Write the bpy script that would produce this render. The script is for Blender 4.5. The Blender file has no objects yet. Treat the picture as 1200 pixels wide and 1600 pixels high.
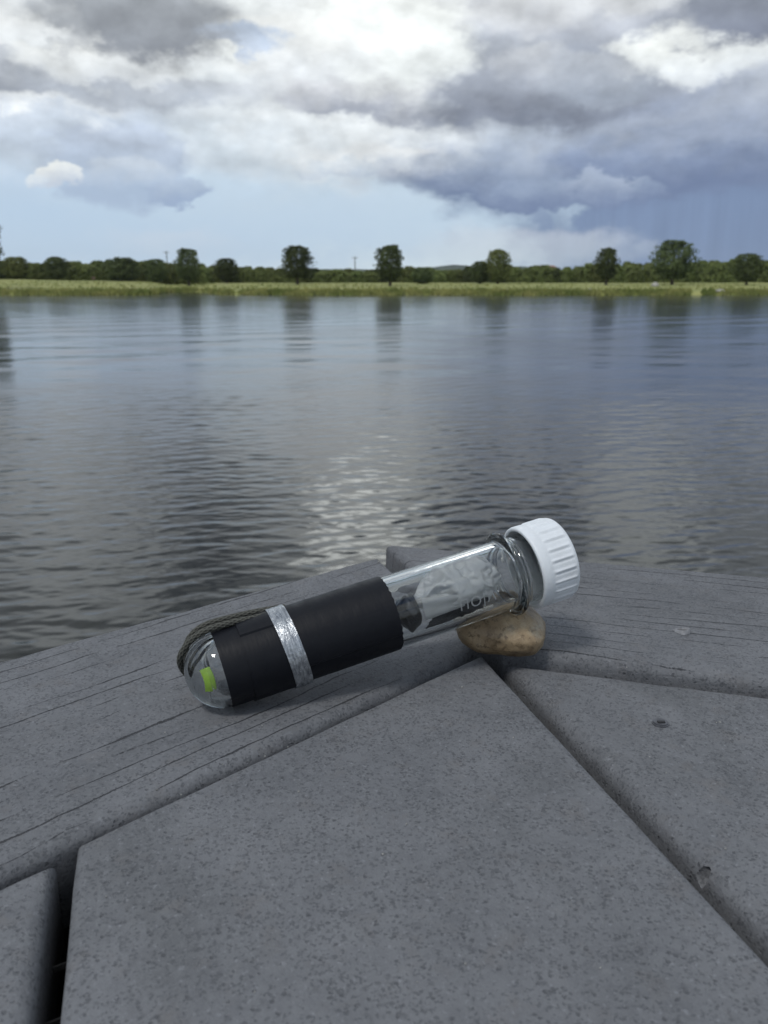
import bpy, bmesh, math, random
import numpy as np
from mathutils import Vector, Matrix, noise as mnoise

random.seed(7)
RNG = np.random.RandomState(7)
SC = bpy.context.scene
COL = SC.collection
rad = math.radians

# ------------------------------------------------------------------ camera
CAM_H = 0.135            # camera height over the deck boards
FPX = 1340.0             # focal length in photo pixels
PITCH = math.atan(360.0 / FPX)
WATER_Z = CAM_H - 1.70   # lake level
cam = bpy.data.cameras.new('camera')
cam.sensor_fit = 'VERTICAL'
cam.sensor_height = 4.8
cam.sensor_width = 3.6
cam.lens = 4.8 * FPX / 1600.0
cam.clip_start = 0.01
cam.clip_end = 9000
cam.dof.use_dof = True
cam.dof.focus_distance = 0.30
cam.dof.aperture_fstop = 4.0
cam_ob = bpy.data.objects.new('camera', cam)
COL.objects.link(cam_ob)
cam_ob.location = (0, 0, CAM_H)
cam_ob.rotation_euler = (math.pi / 2 - PITCH, 0, 0)
SC.camera = cam_ob


def ray(x, y):
    a = (x - 600) / FPX
    b = -(y - 800) / FPX
    return np.array([a, math.cos(PITCH) + b * math.sin(PITCH), -math.sin(PITCH) + b * math.cos(PITCH)])


def ground(x, y):
    d = ray(x, y)
    t = CAM_H / -d[2]
    return np.array([d[0] * t, d[1] * t])


def azel(x, y):
    d = ray(x, y)
    return math.degrees(math.atan2(d[0], d[1])), math.degrees(math.atan2(d[2], math.hypot(d[0], d[1])))


def lin(c):
    return tuple(((v / 255.0) / 12.92 if v / 255.0 <= 0.04045 else ((v / 255.0 + 0.055) / 1.055) ** 2.4) for v in c)


# ------------------------------------------------------------------ node helpers
class N:
    def __init__(self, tree):
        self.t = tree

    def node(self, kind, **kw):
        n = self.t.nodes.new(kind)
        for k, v in kw.items():
            setattr(n, k, v)
        return n

    def put(self, sock, v):
        if v is None:
            return
        if isinstance(v, bpy.types.NodeSocket):
            self.t.links.new(v, sock)
        else:
            if isinstance(v, tuple) and len(v) == 3 and sock.type == 'RGBA':
                v = v + (1.0,)
            sock.default_value = v

    def math(self, op, a, b=None, c=None, clamp=False):
        n = self.node('ShaderNodeMath', operation=op, use_clamp=clamp)
        self.put(n.inputs[0], a)
        self.put(n.inputs[1], b)
        self.put(n.inputs[2], c)
        return n.outputs[0]

    def vec(self, op, a, b=None, c=None):
        n = self.node('ShaderNodeVectorMath', operation=op)
        self.put(n.inputs[0], a)
        if b is not None:
            self.put(n.inputs[3 if op == 'SCALE' else 1], b)
        if c is not None:
            self.put(n.inputs[2], c)
        return n.outputs['Value' if op in ('LENGTH', 'DOT_PRODUCT') else 'Vector']

    def comb(self, x, y, z):
        n = self.node('ShaderNodeCombineXYZ')
        self.put(n.inputs[0], x); self.put(n.inputs[1], y); self.put(n.inputs[2], z)
        return n.outputs[0]

    def sep(self, v):
        n = self.node('ShaderNodeSeparateXYZ')
        self.put(n.inputs[0], v)
        return n.outputs

    def noise(self, v, scale, detail=3, rough=0.5, dist=0.0, col=False):
        n = self.node('ShaderNodeTexNoise')
        self.put(n.inputs['Vector'], v)
        n.inputs['Scale'].default_value = scale
        n.inputs['Detail'].default_value = detail
        n.inputs['Roughness'].default_value = rough
        n.inputs['Distortion'].default_value = dist
        return n.outputs['Color' if col else 0]

    def rng(self, v, a, b, c=0.0, d=1.0, smooth=False):
        n = self.node('ShaderNodeMapRange')
        n.interpolation_type = 'SMOOTHSTEP' if smooth else 'LINEAR'
        self.put(n.inputs[0], v)
        for i, q in enumerate((a, b, c, d)):
            self.put(n.inputs[1 + i], q)
        return n.outputs[0]

    def mix(self, f, a, b, mode='MIX'):
        n = self.node('ShaderNodeMix', data_type='RGBA', blend_type=mode)
        self.put(n.inputs[0], f); self.put(n.inputs[6], a); self.put(n.inputs[7], b)
        return n.outputs[2]


# ------------------------------------------------------------------ sky
SUN_AZ, SUN_EL = -144.0, 58.0
world = bpy.data.worlds.new('World')
SC.world = world
world.use_nodes = True
wt = world.node_tree
wt.nodes.clear()
w = N(wt)
geo = w.node('ShaderNodeNewGeometry')
dirv = w.vec('SCALE', geo.outputs['Incoming'], -1.0)
dx, dy, dz = w.sep(dirv)
az = w.math('MULTIPLY', w.math('ARCTAN2', dx, dy), 57.29578)
el = w.math('MULTIPLY', w.math('ARCSINE', dz), 57.29578)
P = w.comb(az, w.math('MULTIPLY', el, 1.0), 0.0)
# seamless domain warp: noise is read from the 3-D direction, stretched flat like cloud layers
D3 = w.vec('MULTIPLY', dirv, (1.0, 1.0, 1.7))
wa = w.vec('SUBTRACT', w.noise(D3, 9.0, 2, 0.5, col=True), (0.5, 0.5, 0.5))
wb = w.vec('SUBTRACT', w.noise(D3, 30.0, 5, 0.6, col=True), (0.5, 0.5, 0.5))
PW = w.vec('MULTIPLY_ADD', wa, (4.6, 2.2, 0.0), P)
PW = w.vec('MULTIPLY_ADD', wb, (3.0, 2.1, 0.0), PW)

K = 10.0   # world strength is 0.1


def sky(c, g=1.0):
    c = lin(c)
    return (c[0] * K * g * 1.045, c[1] * K * g * 1.085, c[2] * K * g * 1.055)


base = w.mix(w.rng(el, 0.0, 4.5, smooth=True), sky((213, 223, 233)), sky((194, 211, 230)))
base = w.mix(w.rng(el, 4.0, 8.5, smooth=True), base, sky((204, 211, 225)))
base = w.mix(w.rng(el, 9.0, 15.0, smooth=True), base, sky((212, 214, 223)))

# cx, cy, rx, ry (photo pixels, turned into directions), softness, opacity, top colour, bottom colour
BL = [
    # cloud above the picture frame, as the lake mirrors it
    (620, -120, 900, 260, .5, 1, (186, 190, 200), (204, 208, 217)),
    (605, -150, 115, 170, .5, 1, (250, 250, 251), (250, 250, 251), 3.3),
    (245, -120, 105, 180, .45, .95, (104, 109, 122), (122, 127, 139)),
    (60, -120, 110, 180, .5, .9, (226, 228, 234), (224, 227, 233), 1.25),
    (845, -130, 150, 220, .45, .95, (108, 115, 132), (122, 128, 144)),
    (1100, -110, 80, 200, .5, .95, (236, 238, 241), (216, 219, 226), 1.3),
    (90, 330, 420, 90, .8, .6, (186, 202, 226), (176, 197, 225)),
    (560, 300, 330, 70, .8, .7, (200, 213, 228), (192, 208, 228)),
    (1270, 330, 370, 190, .45, 1, (138, 153, 180), (124, 142, 174)),
    (1130, 395, 215, 130, .22, .85, (122, 139, 174), (124, 140, 172)),
    (1010, 245, 330, 52, .6, .95, (143, 156, 184), (116, 130, 163)),
    (830, 390, 130, 28, .8, .55, (208, 212, 224), (204, 213, 224)),
    (265, 382, 75, 18, .9, .4, (206, 212, 226), (196, 208, 226)),
    # far white layer, left to centre
    (260, 205, 300, 62, .55, .85, (228, 229, 235), (206, 214, 228)),
    (560, 205, 330, 65, .6, .8, (216, 220, 229), (205, 214, 227)),
    (90, 190, 150, 45, .7, .6, (194, 202, 220), (186, 198, 220)),
    (700, 205, 95, 32, .45, .9, (188, 194, 209), (164, 173, 194)),
    (640, 248, 130, 20, .5, .9, (233, 230, 233), (214, 218, 228)),
    (545, 261, 62, 10, .6, .8, (188, 199, 216), (172, 186, 208)),
    # bluish cumulus low on the left
    (190, 262, 88, 52, .35, .9, (188, 197, 217), (168, 183, 209)),
    (205, 280, 55, 26, .4, .7, (205, 212, 226), (172, 187, 212)),
    (275, 306, 55, 15, .4, .9, (176, 189, 212), (154, 170, 201)),
    (96, 279, 32, 15, .35, 1, (240, 241, 244), (196, 203, 219)),
    (56, 285, 16, 8, .5, .9, (226, 230, 238), (196, 206, 224)),
    # storm cloud, layered
    (880, 265, 240, 40, .4, .95, (166, 176, 198), (112, 126, 158)),
    (1090, 215, 260, 62, .5, .95, (170, 178, 199), (124, 136, 167)),
    (890, 232, 150, 40, .5, .9, (190, 197, 212), (150, 162, 188)),
    (1060, 250, 150, 40, .5, .9, (146, 158, 186), (112, 126, 160)),
    (900, 298, 110, 20, .4, .9, (150, 163, 190), (118, 132, 166)),
    (930, 294, 46, 20, .4, .7, (172, 182, 205), (130, 144, 176)),
    (856, 336, 9, 12, .6, .8, (140, 155, 184), (128, 144, 176)),
    (1100, 150, 230, 55, .55, .9, (203, 206, 217), (154, 163, 186)),
    (1010, 130, 120, 40, .5, .8, (178, 183, 199), (146, 155, 179)),
    # centre: bright white tower and its shaded base
    (560, 70, 235, 130, .7, 1, (240, 241, 244), (224, 226, 232)),
    (590, 20, 85, 85, .8, 1, (252, 252, 253), (240, 241, 244), 1.1),
    (450, 95, 110, 55, .4, .8, (243, 242, 244), (214, 217, 227)),
    (590, 160, 140, 22, .5, .9, (214, 214, 222), (158, 162, 178)),
    (800, 40, 190, 75, .5, .95, (204, 205, 214), (176, 179, 193)),
    (850, 118, 165, 70, .45, 1, (180, 184, 197), (132, 138, 156)),
    (770, 135, 70, 38, .5, .7, (172, 176, 189), (142, 147, 164)),
    (865, 100, 80, 30, .4, .7, (212, 213, 221), (166, 171, 187)),
    (950, 105, 70, 40, .45, .8, (196, 199, 210), (160, 167, 184)),
    (900, 12, 170, 26, .6, .8, (226, 226, 231), (205, 206, 215)),
    (1000, 48, 110, 24, .5, .8, (186, 189, 202), (158, 164, 182)),
    (1110, 78, 120, 38, .35, 1, (250, 250, 250), (216, 219, 227), 1.03),
    (1175, 14, 110, 40, .45, 1, (152, 157, 172), (130, 135, 153)),
    (640, 40, 80, 80, .6, .9, (255, 255, 255), (240, 242, 245), 1.02),
    # left: dark cloud with bright rim
    (90, 70, 230, 68, .4, 1, (226, 227, 232), (236, 236, 240)),
    (60, 112, 190, 26, .4, .95, (196, 199, 209), (158, 163, 178)),
    (215, 140, 130, 26, .5, .85, (200, 203, 213), (172, 178, 193)),
    (185, 98, 110, 30, .45, .9, (244, 243, 243), (222, 224, 231)),
    (375, 68, 52, 20, .5, .9, (192, 205, 230), (198, 208, 229)),
    (330, 88, 24, 13, .4, 1, (253, 253, 253), (238, 240, 244)),
    (335, 118, 50, 14, .5, .8, (240, 241, 245), (220, 224, 232)),
    (210, 26, 135, 50, .55, 1, (172, 175, 184), (140, 143, 153)),
    (20, 40, 60, 22, .5, .9, (238, 238, 242), (226, 228, 234)),
]
col = base
px_deg = 57.29578 / 1387.0
vor = []
for dzz in (0.0, 0.02):
    vn = w.node('ShaderNodeTexVoronoi', feature='F1')
    vn.normalize = True
    vn.inputs['Scale'].default_value = 15.0
    vn.inputs['Detail'].default_value = 1.5
    vn.inputs['Roughness'].default_value = 0.55
    w.put(vn.inputs['Vector'], w.vec('ADD', w.vec('MULTIPLY_ADD', wb, (0.05, 0.05, 0.05), D3), (0.0, 0.0, dzz)))
    vor.append(vn.outputs['Distance'])
edge_n = w.math('MULTIPLY', w.math('SUBTRACT', vor[0], 0.42), 1.15)
PWk = PW
for ib, bl in enumerate(BL):
    if ib % 5 == 4:      # chain the layers so that the shader compiler keeps few values at once
        PWk = w.vec('MULTIPLY_ADD', col, (1e-9, 1e-9, 1e-9), PW)
    cx, cy, rx, ry, soft, op, ct, cb = bl[:8]
    gn = bl[8] if len(bl) > 8 else 1.0
    ca, ce = azel(cx, cy)
    ra, re = rx * px_deg, ry * px_deg
    q = w.vec('MULTIPLY_ADD', PWk, (1 / ra, 1 / re, 0.0), (-ca / ra, -ce / re, 0.0))
    ln = w.vec('LENGTH', q)
    soft *= 0.6
    ln = w.math('ADD', ln, edge_n)
    m = w.rng(ln, 1.0 + soft, 1.0 - soft, 0.0, op, smooth=True)
    sy = w.sep(q)[1]
    cc = w.mix(w.rng(sy, -0.8, 0.8), sky(cb, gn), sky(ct, gn))
    col = w.mix(m, col, cc)

# puffy relief: the same noise sampled a little towards the sun gives lit and shaded sides
n1 = w.noise(w.vec('MULTIPLY', dirv, (1.0, 1.0, 1.6)), 19.0, 4, 0.54)
n2 = w.noise(w.vec('MULTIPLY_ADD', dirv, (1.0, 1.0, 1.6), (0.0, 0.0, 0.03)), 19.0, 4, 0.54)
relief = w.math('ADD', w.math('SUBTRACT', n1, n2), w.math('MULTIPLY', w.math('SUBTRACT', vor[1], vor[0]), 0.55))
rel_amt = w.math('MULTIPLY', w.rng(el, 4.0, 8.5, smooth=True), 0.75)
rel = w.math('MULTIPLY_ADD', w.math('MULTIPLY', relief, rel_amt), 1.0, 1.0)
# falling rain under the storm: faint vertical streaks
rain = w.noise(w.comb(w.math('MULTIPLY', az, 1.0), w.math('MULTIPLY_ADD', el, 0.06, 3.0), 0.0), 0.9, 3, 0.6)
rain_m = w.math('MULTIPLY', w.rng(el, 6.5, 3.5, smooth=True), w.rng(az, 9.0, 13.0, smooth=True))
rel = w.math('MULTIPLY', rel, w.math('MULTIPLY_ADD', w.math('MULTIPLY', rain_m, w.math('SUBTRACT', rain, 0.5)), 0.35, 1.0))
col = w.vec('SCALE', col, rel)

# the rest of the sky, overhead and behind: broken cloud deck over a physical blue sky
nish = w.node('ShaderNodeTexSky', sky_type='NISHITA')
nish.sun_disc = False
nish.sun_elevation = rad(SUN_EL)
nish.sun_rotation = rad(SUN_AZ)
cl1 = w.noise(w.vec('MULTIPLY', dirv, (1, 1, 1.5)), 3.2, 5, 0.58, 0.3)
cl2 = w.noise(w.vec('MULTIPLY_ADD', dirv, (1, 1, 1.5), (3.1, 1.7, 0.4)), 4.4, 4, 0.55, 0.2)
ccol = w.mix(w.rng(cl2, 0.36, 0.62, smooth=True), sky((146, 152, 166)), sky((218, 221, 228)))
sund = (math.sin(rad(SUN_AZ)) * math.cos(rad(SUN_EL)), math.cos(rad(SUN_AZ)) * math.cos(rad(SUN_EL)), math.sin(rad(SUN_EL)))
cs = w.vec('DOT_PRODUCT', dirv, sund)
glow = w.math('MULTIPLY_ADD', w.math('POWER', w.math('MAXIMUM', cs, 0.0), 14.0), 0.9, 0.92)
ccol = w.vec('SCALE', ccol, glow)
over = w.mix(w.rng(cl1, 0.36, 0.5, smooth=True), nish.outputs[0], ccol)
side = w.rng(w.math('ABSOLUTE', az), 27.0, 58.0, smooth=True)
up = w.rng(el, 24.0, 36.0, smooth=True)
f_over = w.math('MAXIMUM', side, up)
col = w.mix(f_over, col, over)
bg = w.node('ShaderNodeBackground')
bg.inputs[1].default_value = 1.0 / K
wt.links.new(col, bg.inputs[0])
wo = w.node('ShaderNodeOutputWorld')
wt.links.new(bg.outputs[0], wo.inputs[0])
world.cycles.sampling_method = 'MANUAL'
world.cycles.sample_map_resolution = 1024

# ------------------------------------------------------------------ sun (veiled by cloud)
sl = bpy.data.lights.new('sun', 'SUN')
sl.energy = 1.35
sl.angle = rad(10)
sl.color = (1.0, 0.96, 0.9)
so = bpy.data.objects.new('sun', sl)
COL.objects.link(so)
so.rotation_euler = Vector(sund).to_track_quat('Z', 'Y').to_euler()
so.location = (0, 0, 30)

SC.view_settings.view_transform = 'Standard'
SC.view_settings.look = 'None'
SC.view_settings.exposure = 0.0
SC.view_settings.gamma = 1.0
SC.view_settings.use_curve_mapping = False
SC.cycles.use_denoising = True
SC.cycles.max_bounces = 16
SC.cycles.transmission_bounces = 14
SC.cycles.transparent_max_bounces = 16
SC.cycles.glossy_bounces = 6
SC.cycles.diffuse_bounces = 3
SC.cycles.volume_bounces = 0
SC.cycles.sample_clamp_indirect = 6.0


# ------------------------------------------------------------------ mesh helpers
def mesh_obj(name, verts, faces, mat=None, parent=None, smooth=True, angle=None):
    me = bpy.data.meshes.new(name)
    me.from_pydata([tuple(map(float, v)) for v in verts], [], [tuple(int(i) for i in f) for f in faces])
    me.validate()
    me.update()
    return link_mesh(name, me, mat, parent, smooth, angle)


def link_mesh(name, me, mat=None, parent=None, smooth=True, angle=None):
    if smooth:
        me.polygons.foreach_set('use_smooth', [True] * len(me.polygons))
        if angle:
            me.set_sharp_from_angle(angle=rad(angle))
    if mat:
        me.materials.append(mat)
    o = bpy.data.objects.new(name, me)
    COL.objects.link(o)
    if parent:
        o.parent = parent
    return o


def empty(name, loc=(0, 0, 0)):
    o = bpy.data.objects.new(name, None)
    o.empty_display_size = 0.05
    COL.objects.link(o)
    o.location = loc
    return o


def tag(o, label=None, cat=None, group=None, kind=None):
    if label: o['label'] = label
    if cat: o['category'] = cat
    if group: o['group'] = group
    if kind: o['kind'] = kind
    return o


def grid_faces(nr, nc, wrap=False, off=0):
    fs = []
    for i in range(nr - 1):
        for j in range(nc if wrap else nc - 1):
            a = off + i * nc + j
            b = off + i * nc + (j + 1) % nc
            fs.append((a, b, b + nc, a + nc))
    return fs


def lathe(profile, n=96, rfun=None):
    """Rings about local X.  profile: (x, r); rfun(x, r, theta) -> radius."""
    V, F = [], []
    for (x, r) in profile:
        for j in range(n):
            th = 2 * math.pi * j / n
            rr = rfun(x, r, th) if rfun else r
            V.append((x, rr * math.cos(th), rr * math.sin(th)))
    for i in range(len(profile) - 1):
        for j in range(n):
            a, b = i * n + j, i * n + (j + 1) % n
            F.append((a, b, b + n, a + n))
    return V, F


def material(name):
    m = bpy.data.materials.new(name)
    m.use_nodes = True
    m.node_tree.nodes.clear()
    n = N(m.node_tree)
    out = n.node('ShaderNodeOutputMaterial')
    return m, n, out


def principled(n, out, **kw):
    b = n.node('ShaderNodeBsdfPrincipled')
    for k, v in kw.items():
        n.put(b.inputs[k.replace('_', ' ')], v)
    n.t.links.new(b.outputs[0], out.inputs[0])
    return b


def bump(n, h, dist, strength=1.0, prev=None):
    b = n.node('ShaderNodeBump')
    b.inputs['Strength'].default_value = strength
    b.inputs['Distance'].default_value = dist
    n.put(b.inputs['Height'], h)
    if prev is not None:
        n.put(b.inputs['Normal'], prev)
    return b.outputs[0]


def objco(n):
    return n.node('ShaderNodeTexCoord').outputs['Object']


def simple(name, color, rough=0.5, metal=0.0, var=0.0, scale=50.0, **kw):
    m, n, out = material(name)
    c = lin(color) if max(color) > 1 else color
    if var:
        f = n.noise(objco(n), scale, 4, 0.6)
        c = n.mix(n.rng(f, 0.3, 0.7), tuple(v * (1 - var) for v in c), tuple(v * (1 + var) for v in c))
    principled(n, out, Base_Color=c, Roughness=rough, Metallic=metal, **kw)
    return m


# ------------------------------------------------------------------ materials
def plank_material(name, grain):
    m, n, out = material(name)
    oc = objco(n)
    info = n.node('ShaderNodeObjectInfo')
    oc = n.vec('ADD', oc, n.vec('SCALE', n.comb(info.outputs['Random'], info.outputs['Random'], 0.0), 3.0))
    blot = n.noise(oc, 38.0, 4, 0.6)
    mott = n.noise(oc, 260.0, 3, 0.6)
    fleck = n.noise(n.vec('MULTIPLY', oc, (0.75, 1.0, 1.0)), 820.0, 3, 0.6)
    dens = n.rng(n.noise(oc, 60.0, 3, 0.6), 0.35, 0.65, 0.05, -0.03)
    fine = n.noise(oc, 1700.0, 2, 0.6)
    stain = n.noise(n.vec('MULTIPLY', oc, (0.7, 1.0, 1.0)), 16.0, 5, 0.7, 0.6)
    scuff = n.noise(n.vec('MULTIPLY', n.node('ShaderNodeTexCoord').outputs['Object'], (0.12, 1.0, 1.0)), 120.0, 4, 0.7, 0.4)
    scuff_m = n.noise(oc, 26.0, 3, 0.6)
    warm = n.noise(oc, 95.0, 3, 0.6)
    c = n.mix(n.rng(blot, 0.3, 0.72), (0.112, 0.117, 0.130), (0.174, 0.180, 0.195))
    c = n.mix(n.rng(stain, 0.47, 0.68, 0.0, 0.6, smooth=True), c, (0.082, 0.086, 0.092))
    c = n.mix(n.math('MULTIPLY', n.rng(scuff, 0.60, 0.74, 0.0, 0.55), n.rng(scuff_m, 0.5, 0.62)), c, (0.26, 0.27, 0.285))
    c = n.mix(n.rng(warm, 0.55, 0.75, 0.0, 0.5), c, (0.125, 0.112, 0.105))
    c = n.mix(n.rng(mott, 0.35, 0.68, 0.0, 0.55), c, n.mix(0.5, c, (0.22, 0.232, 0.245)))
    wv = n.vec('MULTIPLY_ADD', n.noise(oc, 1100.0, 2, 0.6, col=True), (0.0011, 0.0011, 0.0011), oc)
    gran = []
    for sc_ in (1650.0, 900.0, 470.0):
        vo = n.node('ShaderNodeTexVoronoi'); vo.inputs['Scale'].default_value = sc_
        n.put(vo.inputs['Vector'], wv)
        gran.append((n.sep(vo.outputs['Color'])[0], vo.outputs['Distance']))
    dens = n.rng(n.noise(oc, 75.0, 4, 0.65), 0.35, 0.68, 0.0, 0.17)
    d1 = n.rng(n.math('ADD', gran[0][0], dens), 0.86, 1.0, 0.0, 0.75)
    d2 = n.math('MULTIPLY', n.rng(n.math('ADD', gran[1][0], dens), 0.93, 1.02, 0.0, 0.9), n.rng(gran[1][1], 0.55, 0.25))
    d3 = n.math('MULTIPLY', n.rng(gran[2][0], 0.93, 0.97, 0.0, 0.55), n.rng(gran[2][1], 0.5, 0.15))
    fl = n.math('MAXIMUM', n.math('MAXIMUM', d1, d2), d3)
    c = n.mix(n.rng(gran[0][0], 0.0, 1.0, 0.0, 0.24), c, (0.21, 0.225, 0.24))
    c = n.mix(n.math('MULTIPLY', fl, 0.68), c, (0.04, 0.043, 0.05))
    fl2 = n.rng(n.noise(n.vec('ADD', oc, (5.0, 2.0, 1.0)), 640.0, 3, 0.6), 0.58, 0.72, 0.0, 0.6, smooth=True)
    c = n.mix(fl2, c, (0.25, 0.26, 0.285))
    c = n.mix(n.rng(fine, 0.3, 0.7, 0.0, 0.2), c, (0.09, 0.095, 0.11))
    h = n.math('MULTIPLY_ADD', fl, -0.6, n.math('MULTIPLY_ADD', fine, 0.35, n.math('MULTIPLY', mott, 0.5)))
    if grain:
        wob = n.vec('MULTIPLY_ADD', n.noise(n.vec('MULTIPLY', oc, (0.35, 1, 1)), 22.0, 2, 0.5, col=True), (0.0, 0.009, 0.0), oc)
        g = n.noise(n.vec('MULTIPLY', wob, (0.035, 1.0, 0.3)), 72.0, 3, 0.55)
        g2 = n.noise(n.vec('MULTIPLY', wob, (0.05, 1.0, 0.3)), 520.0, 2, 0.6)
        patch = n.rng(n.noise(n.vec('MULTIPLY', oc, (0.3, 1, 1)), 45.0, 2, 0.5), 0.28, 0.48)
        wy = n.noise(n.vec('MULTIPLY', oc, (0.25, 1.0, 0.5)), 40.0, 4, 0.6)
        ysep = n.sep(oc)
        t_ = n.math('MULTIPLY_ADD', wy, 1.5, n.math('MULTIPLY', ysep[1], 125.0))
        idx = n.math('FLOOR', t_)
        fr_ = n.math('ABSOLUTE', n.math('SUBTRACT', n.math('FRACT', t_), 0.5))
        pres = n.noise(n.comb(n.math('MULTIPLY', ysep[0], 14.0), n.math('MULTIPLY', idx, 7.31), 0.0), 1.0, 3, 0.65)
        jag = n.noise(oc, 900.0, 2, 0.6)
        wid = n.math('MULTIPLY', n.rng(pres, 0.44, 0.68, 0.0, 0.075), n.rng(jag, 0.3, 0.6, 0.35, 1.1))
        crack = n.rng(n.math('SUBTRACT', fr_, wid), 0.012, -0.012, 0.0, 1.0, smooth=True)
        crack = n.math('MULTIPLY', crack, n.rng(wid, 0.004, 0.02))
        crack = n.math('MAXIMUM', crack, n.math('MULTIPLY', n.rng(g2, 0.70, 0.80, 0.0, 0.25, smooth=True), patch))
        c = n.mix(n.rng(g, 0.3, 0.7, 0.0, 0.12), c, (0.085, 0.09, 0.105))
        c = n.mix(n.math('MULTIPLY', crack, 0.85), c, (0.02, 0.021, 0.026))
        h = n.math('MULTIPLY_ADD', crack, -1.6, h)
        h = n.math('MULTIPLY_ADD', g2, 0.3, h)
    nrm = bump(n, h, 0.0007, 0.75)
    principled(n, out, Base_Color=c, Roughness=0.78, Normal=nrm)
    return m


M_RIM = plank_material('weathered_composite_grain', True)
M_IN = plank_material('weathered_composite_speckle', False)
M_JOIST = simple('dark_joist_wood', (0.05, 0.04, 0.032), 0.85, 0, 0.4, 30)
M_SCREW = simple('weathered_screw', (0.11, 0.115, 0.13), 0.6, 0.3, 0.3, 400)
M_DK = simple('slot_dark_grey', (0.03, 0.031, 0.034), 0.9)  # even dark grey for the small block that forms the screw slot
M_BURR = simple('pale_burr', (0.22, 0.225, 0.24), 0.7, 0, 0.25, 600)
M_CLIP = simple('clip_metal', (0.09, 0.085, 0.08), 0.6, 0.6, 0.2, 200)


def glass_mat(name, tint, ior=1.5, rough=0.02):
    m, n, out = material(name)
    wv = n.noise(objco(n), 120.0, 2, 0.5)
    principled(n, out, Base_Color=tint, Roughness=rough, IOR=ior, Transmission_Weight=1.0, Normal=bump(n, wv, 0.0004, 0.15))
    return m


def absorb(m, c, d):
    t = m.node_tree
    v = t.nodes.new('ShaderNodeVolumeAbsorption'); v.inputs[0].default_value = c + (1,); v.inputs[1].default_value = d
    t.links.new(v.outputs[0], next(q for q in t.nodes if q.type == 'OUTPUT_MATERIAL').inputs['Volume'])


M_PET = glass_mat('clear_preform_plastic', (0.975, 0.985, 0.985), 1.5, 0.03)
absorb(M_PET, (0.36, 0.42, 0.44), 65.0)

m, n, out = material('black_vinyl_tape')
oc = objco(n)
hh = n.noise(n.vec('MULTIPLY', oc, (1.0, 0.35, 0.35)), 260.0, 3, 0.55)
stretch = n.noise(n.vec('MULTIPLY', oc, (1.0, 0.12, 0.12)), 900.0, 2, 0.6)
dust = n.rng(n.noise(oc, 1500.0, 2, 0.6), 0.66, 0.8, 0.0, 0.25)
principled(n, out, Base_Color=n.mix(dust, (0.0052, 0.0062, 0.0098), (0.05, 0.055, 0.065)),
           Roughness=n.rng(hh, 0.3, 0.7, 0.40, 0.56), Specular_IOR_Level=0.26, Normal=bump(n, n.math('MULTIPLY_ADD', stretch, 0.25, n.math('MULTIPLY_ADD', n.noise(n.vec('MULTIPLY', oc, (0.35, 1.0, 1.0)), 150.0, 2, 0.5, 0.4), 1.0, hh)), 0.0004, 0.42))
M_TAPE = m

m, n, out = material('wrinkled_clear_tape')
oc = objco(n)
wr = n.noise(n.vec('MULTIPLY', oc, (1.0, 0.22, 0.22)), 1300.0, 4, 0.65, 0.3)
wr2 = n.noise(n.vec('MULTIPLY', oc, (0.8, 0.5, 0.5)), 420.0, 4, 0.65, 0.3)
principled(n, out, Base_Color=n.mix(n.rng(wr, 0.35, 0.65), (0.24, 0.26, 0.29), (0.60, 0.63, 0.66)), Metallic=0.85,
           Roughness=n.rng(wr2, 0.3, 0.7, 0.22, 0.42),
           Normal=bump(n, n.math('MULTIPLY_ADD', wr, 0.5, wr2), 0.0009, 0.6))
M_SILV = m

m, n, out = material('white_cap_plastic')
oc = objco(n)
sc1 = n.noise(oc, 900.0, 3, 0.6)
grime = n.noise(oc, 160.0, 4, 0.6)
principled(n, out, Base_Color=n.mix(n.rng(grime, 0.4, 0.75, 0.0, 0.5), (0.77, 0.815, 0.86), (0.64, 0.67, 0.70)), Roughness=0.42,
           Subsurface_Weight=0.12, Subsurface_Radius=(0.002, 0.002, 0.002), Normal=bump(n, sc1, 0.00025, 0.3))
M_CAP = m

m, n, out = material('olive_paracord')
oc = objco(n)
fl = n.noise(oc, 1800.0, 2, 0.6)
attr = n.node('ShaderNodeAttribute', attribute_name='weave')
c = n.mix(attr.outputs['Fac'], (0.007, 0.0072, 0.0065), (0.110, 0.114, 0.100))
c = n.mix(n.rng(fl, 0.35, 0.7, 0.0, 0.5), c, (0.05, 0.05, 0.042))
principled(n, out, Base_Color=c, Roughness=0.75, Normal=bump(n, fl, 0.0002, 0.4))
M_CORD = m

m, n, out = material('tan_pebble')
oc = objco(n)
a1 = n.noise(oc, 70.0, 5, 0.65)
a2 = n.noise(oc, 480.0, 4, 0.7)
a3 = n.noise(oc, 1500.0, 2, 0.6)
c = n.mix(n.rng(a1, 0.34, 0.66), (0.175, 0.118, 0.064), (0.42, 0.325, 0.205))
c = n.mix(n.rng(a2, 0.5, 0.66, 0.0, 0.75, smooth=True), c, (0.09, 0.06, 0.034))
c = n.mix(n.rng(n.noise(oc, 110.0, 4, 0.7), 0.56, 0.7, 0.0, 0.7), c, (0.42, 0.37, 0.28))
principled(n, out, Base_Color=c, Roughness=0.38, Normal=bump(n, n.math('MULTIPLY_ADD', a3, 0.4, a2), 0.0006, 0.6))
M_ROCK = m

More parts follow.
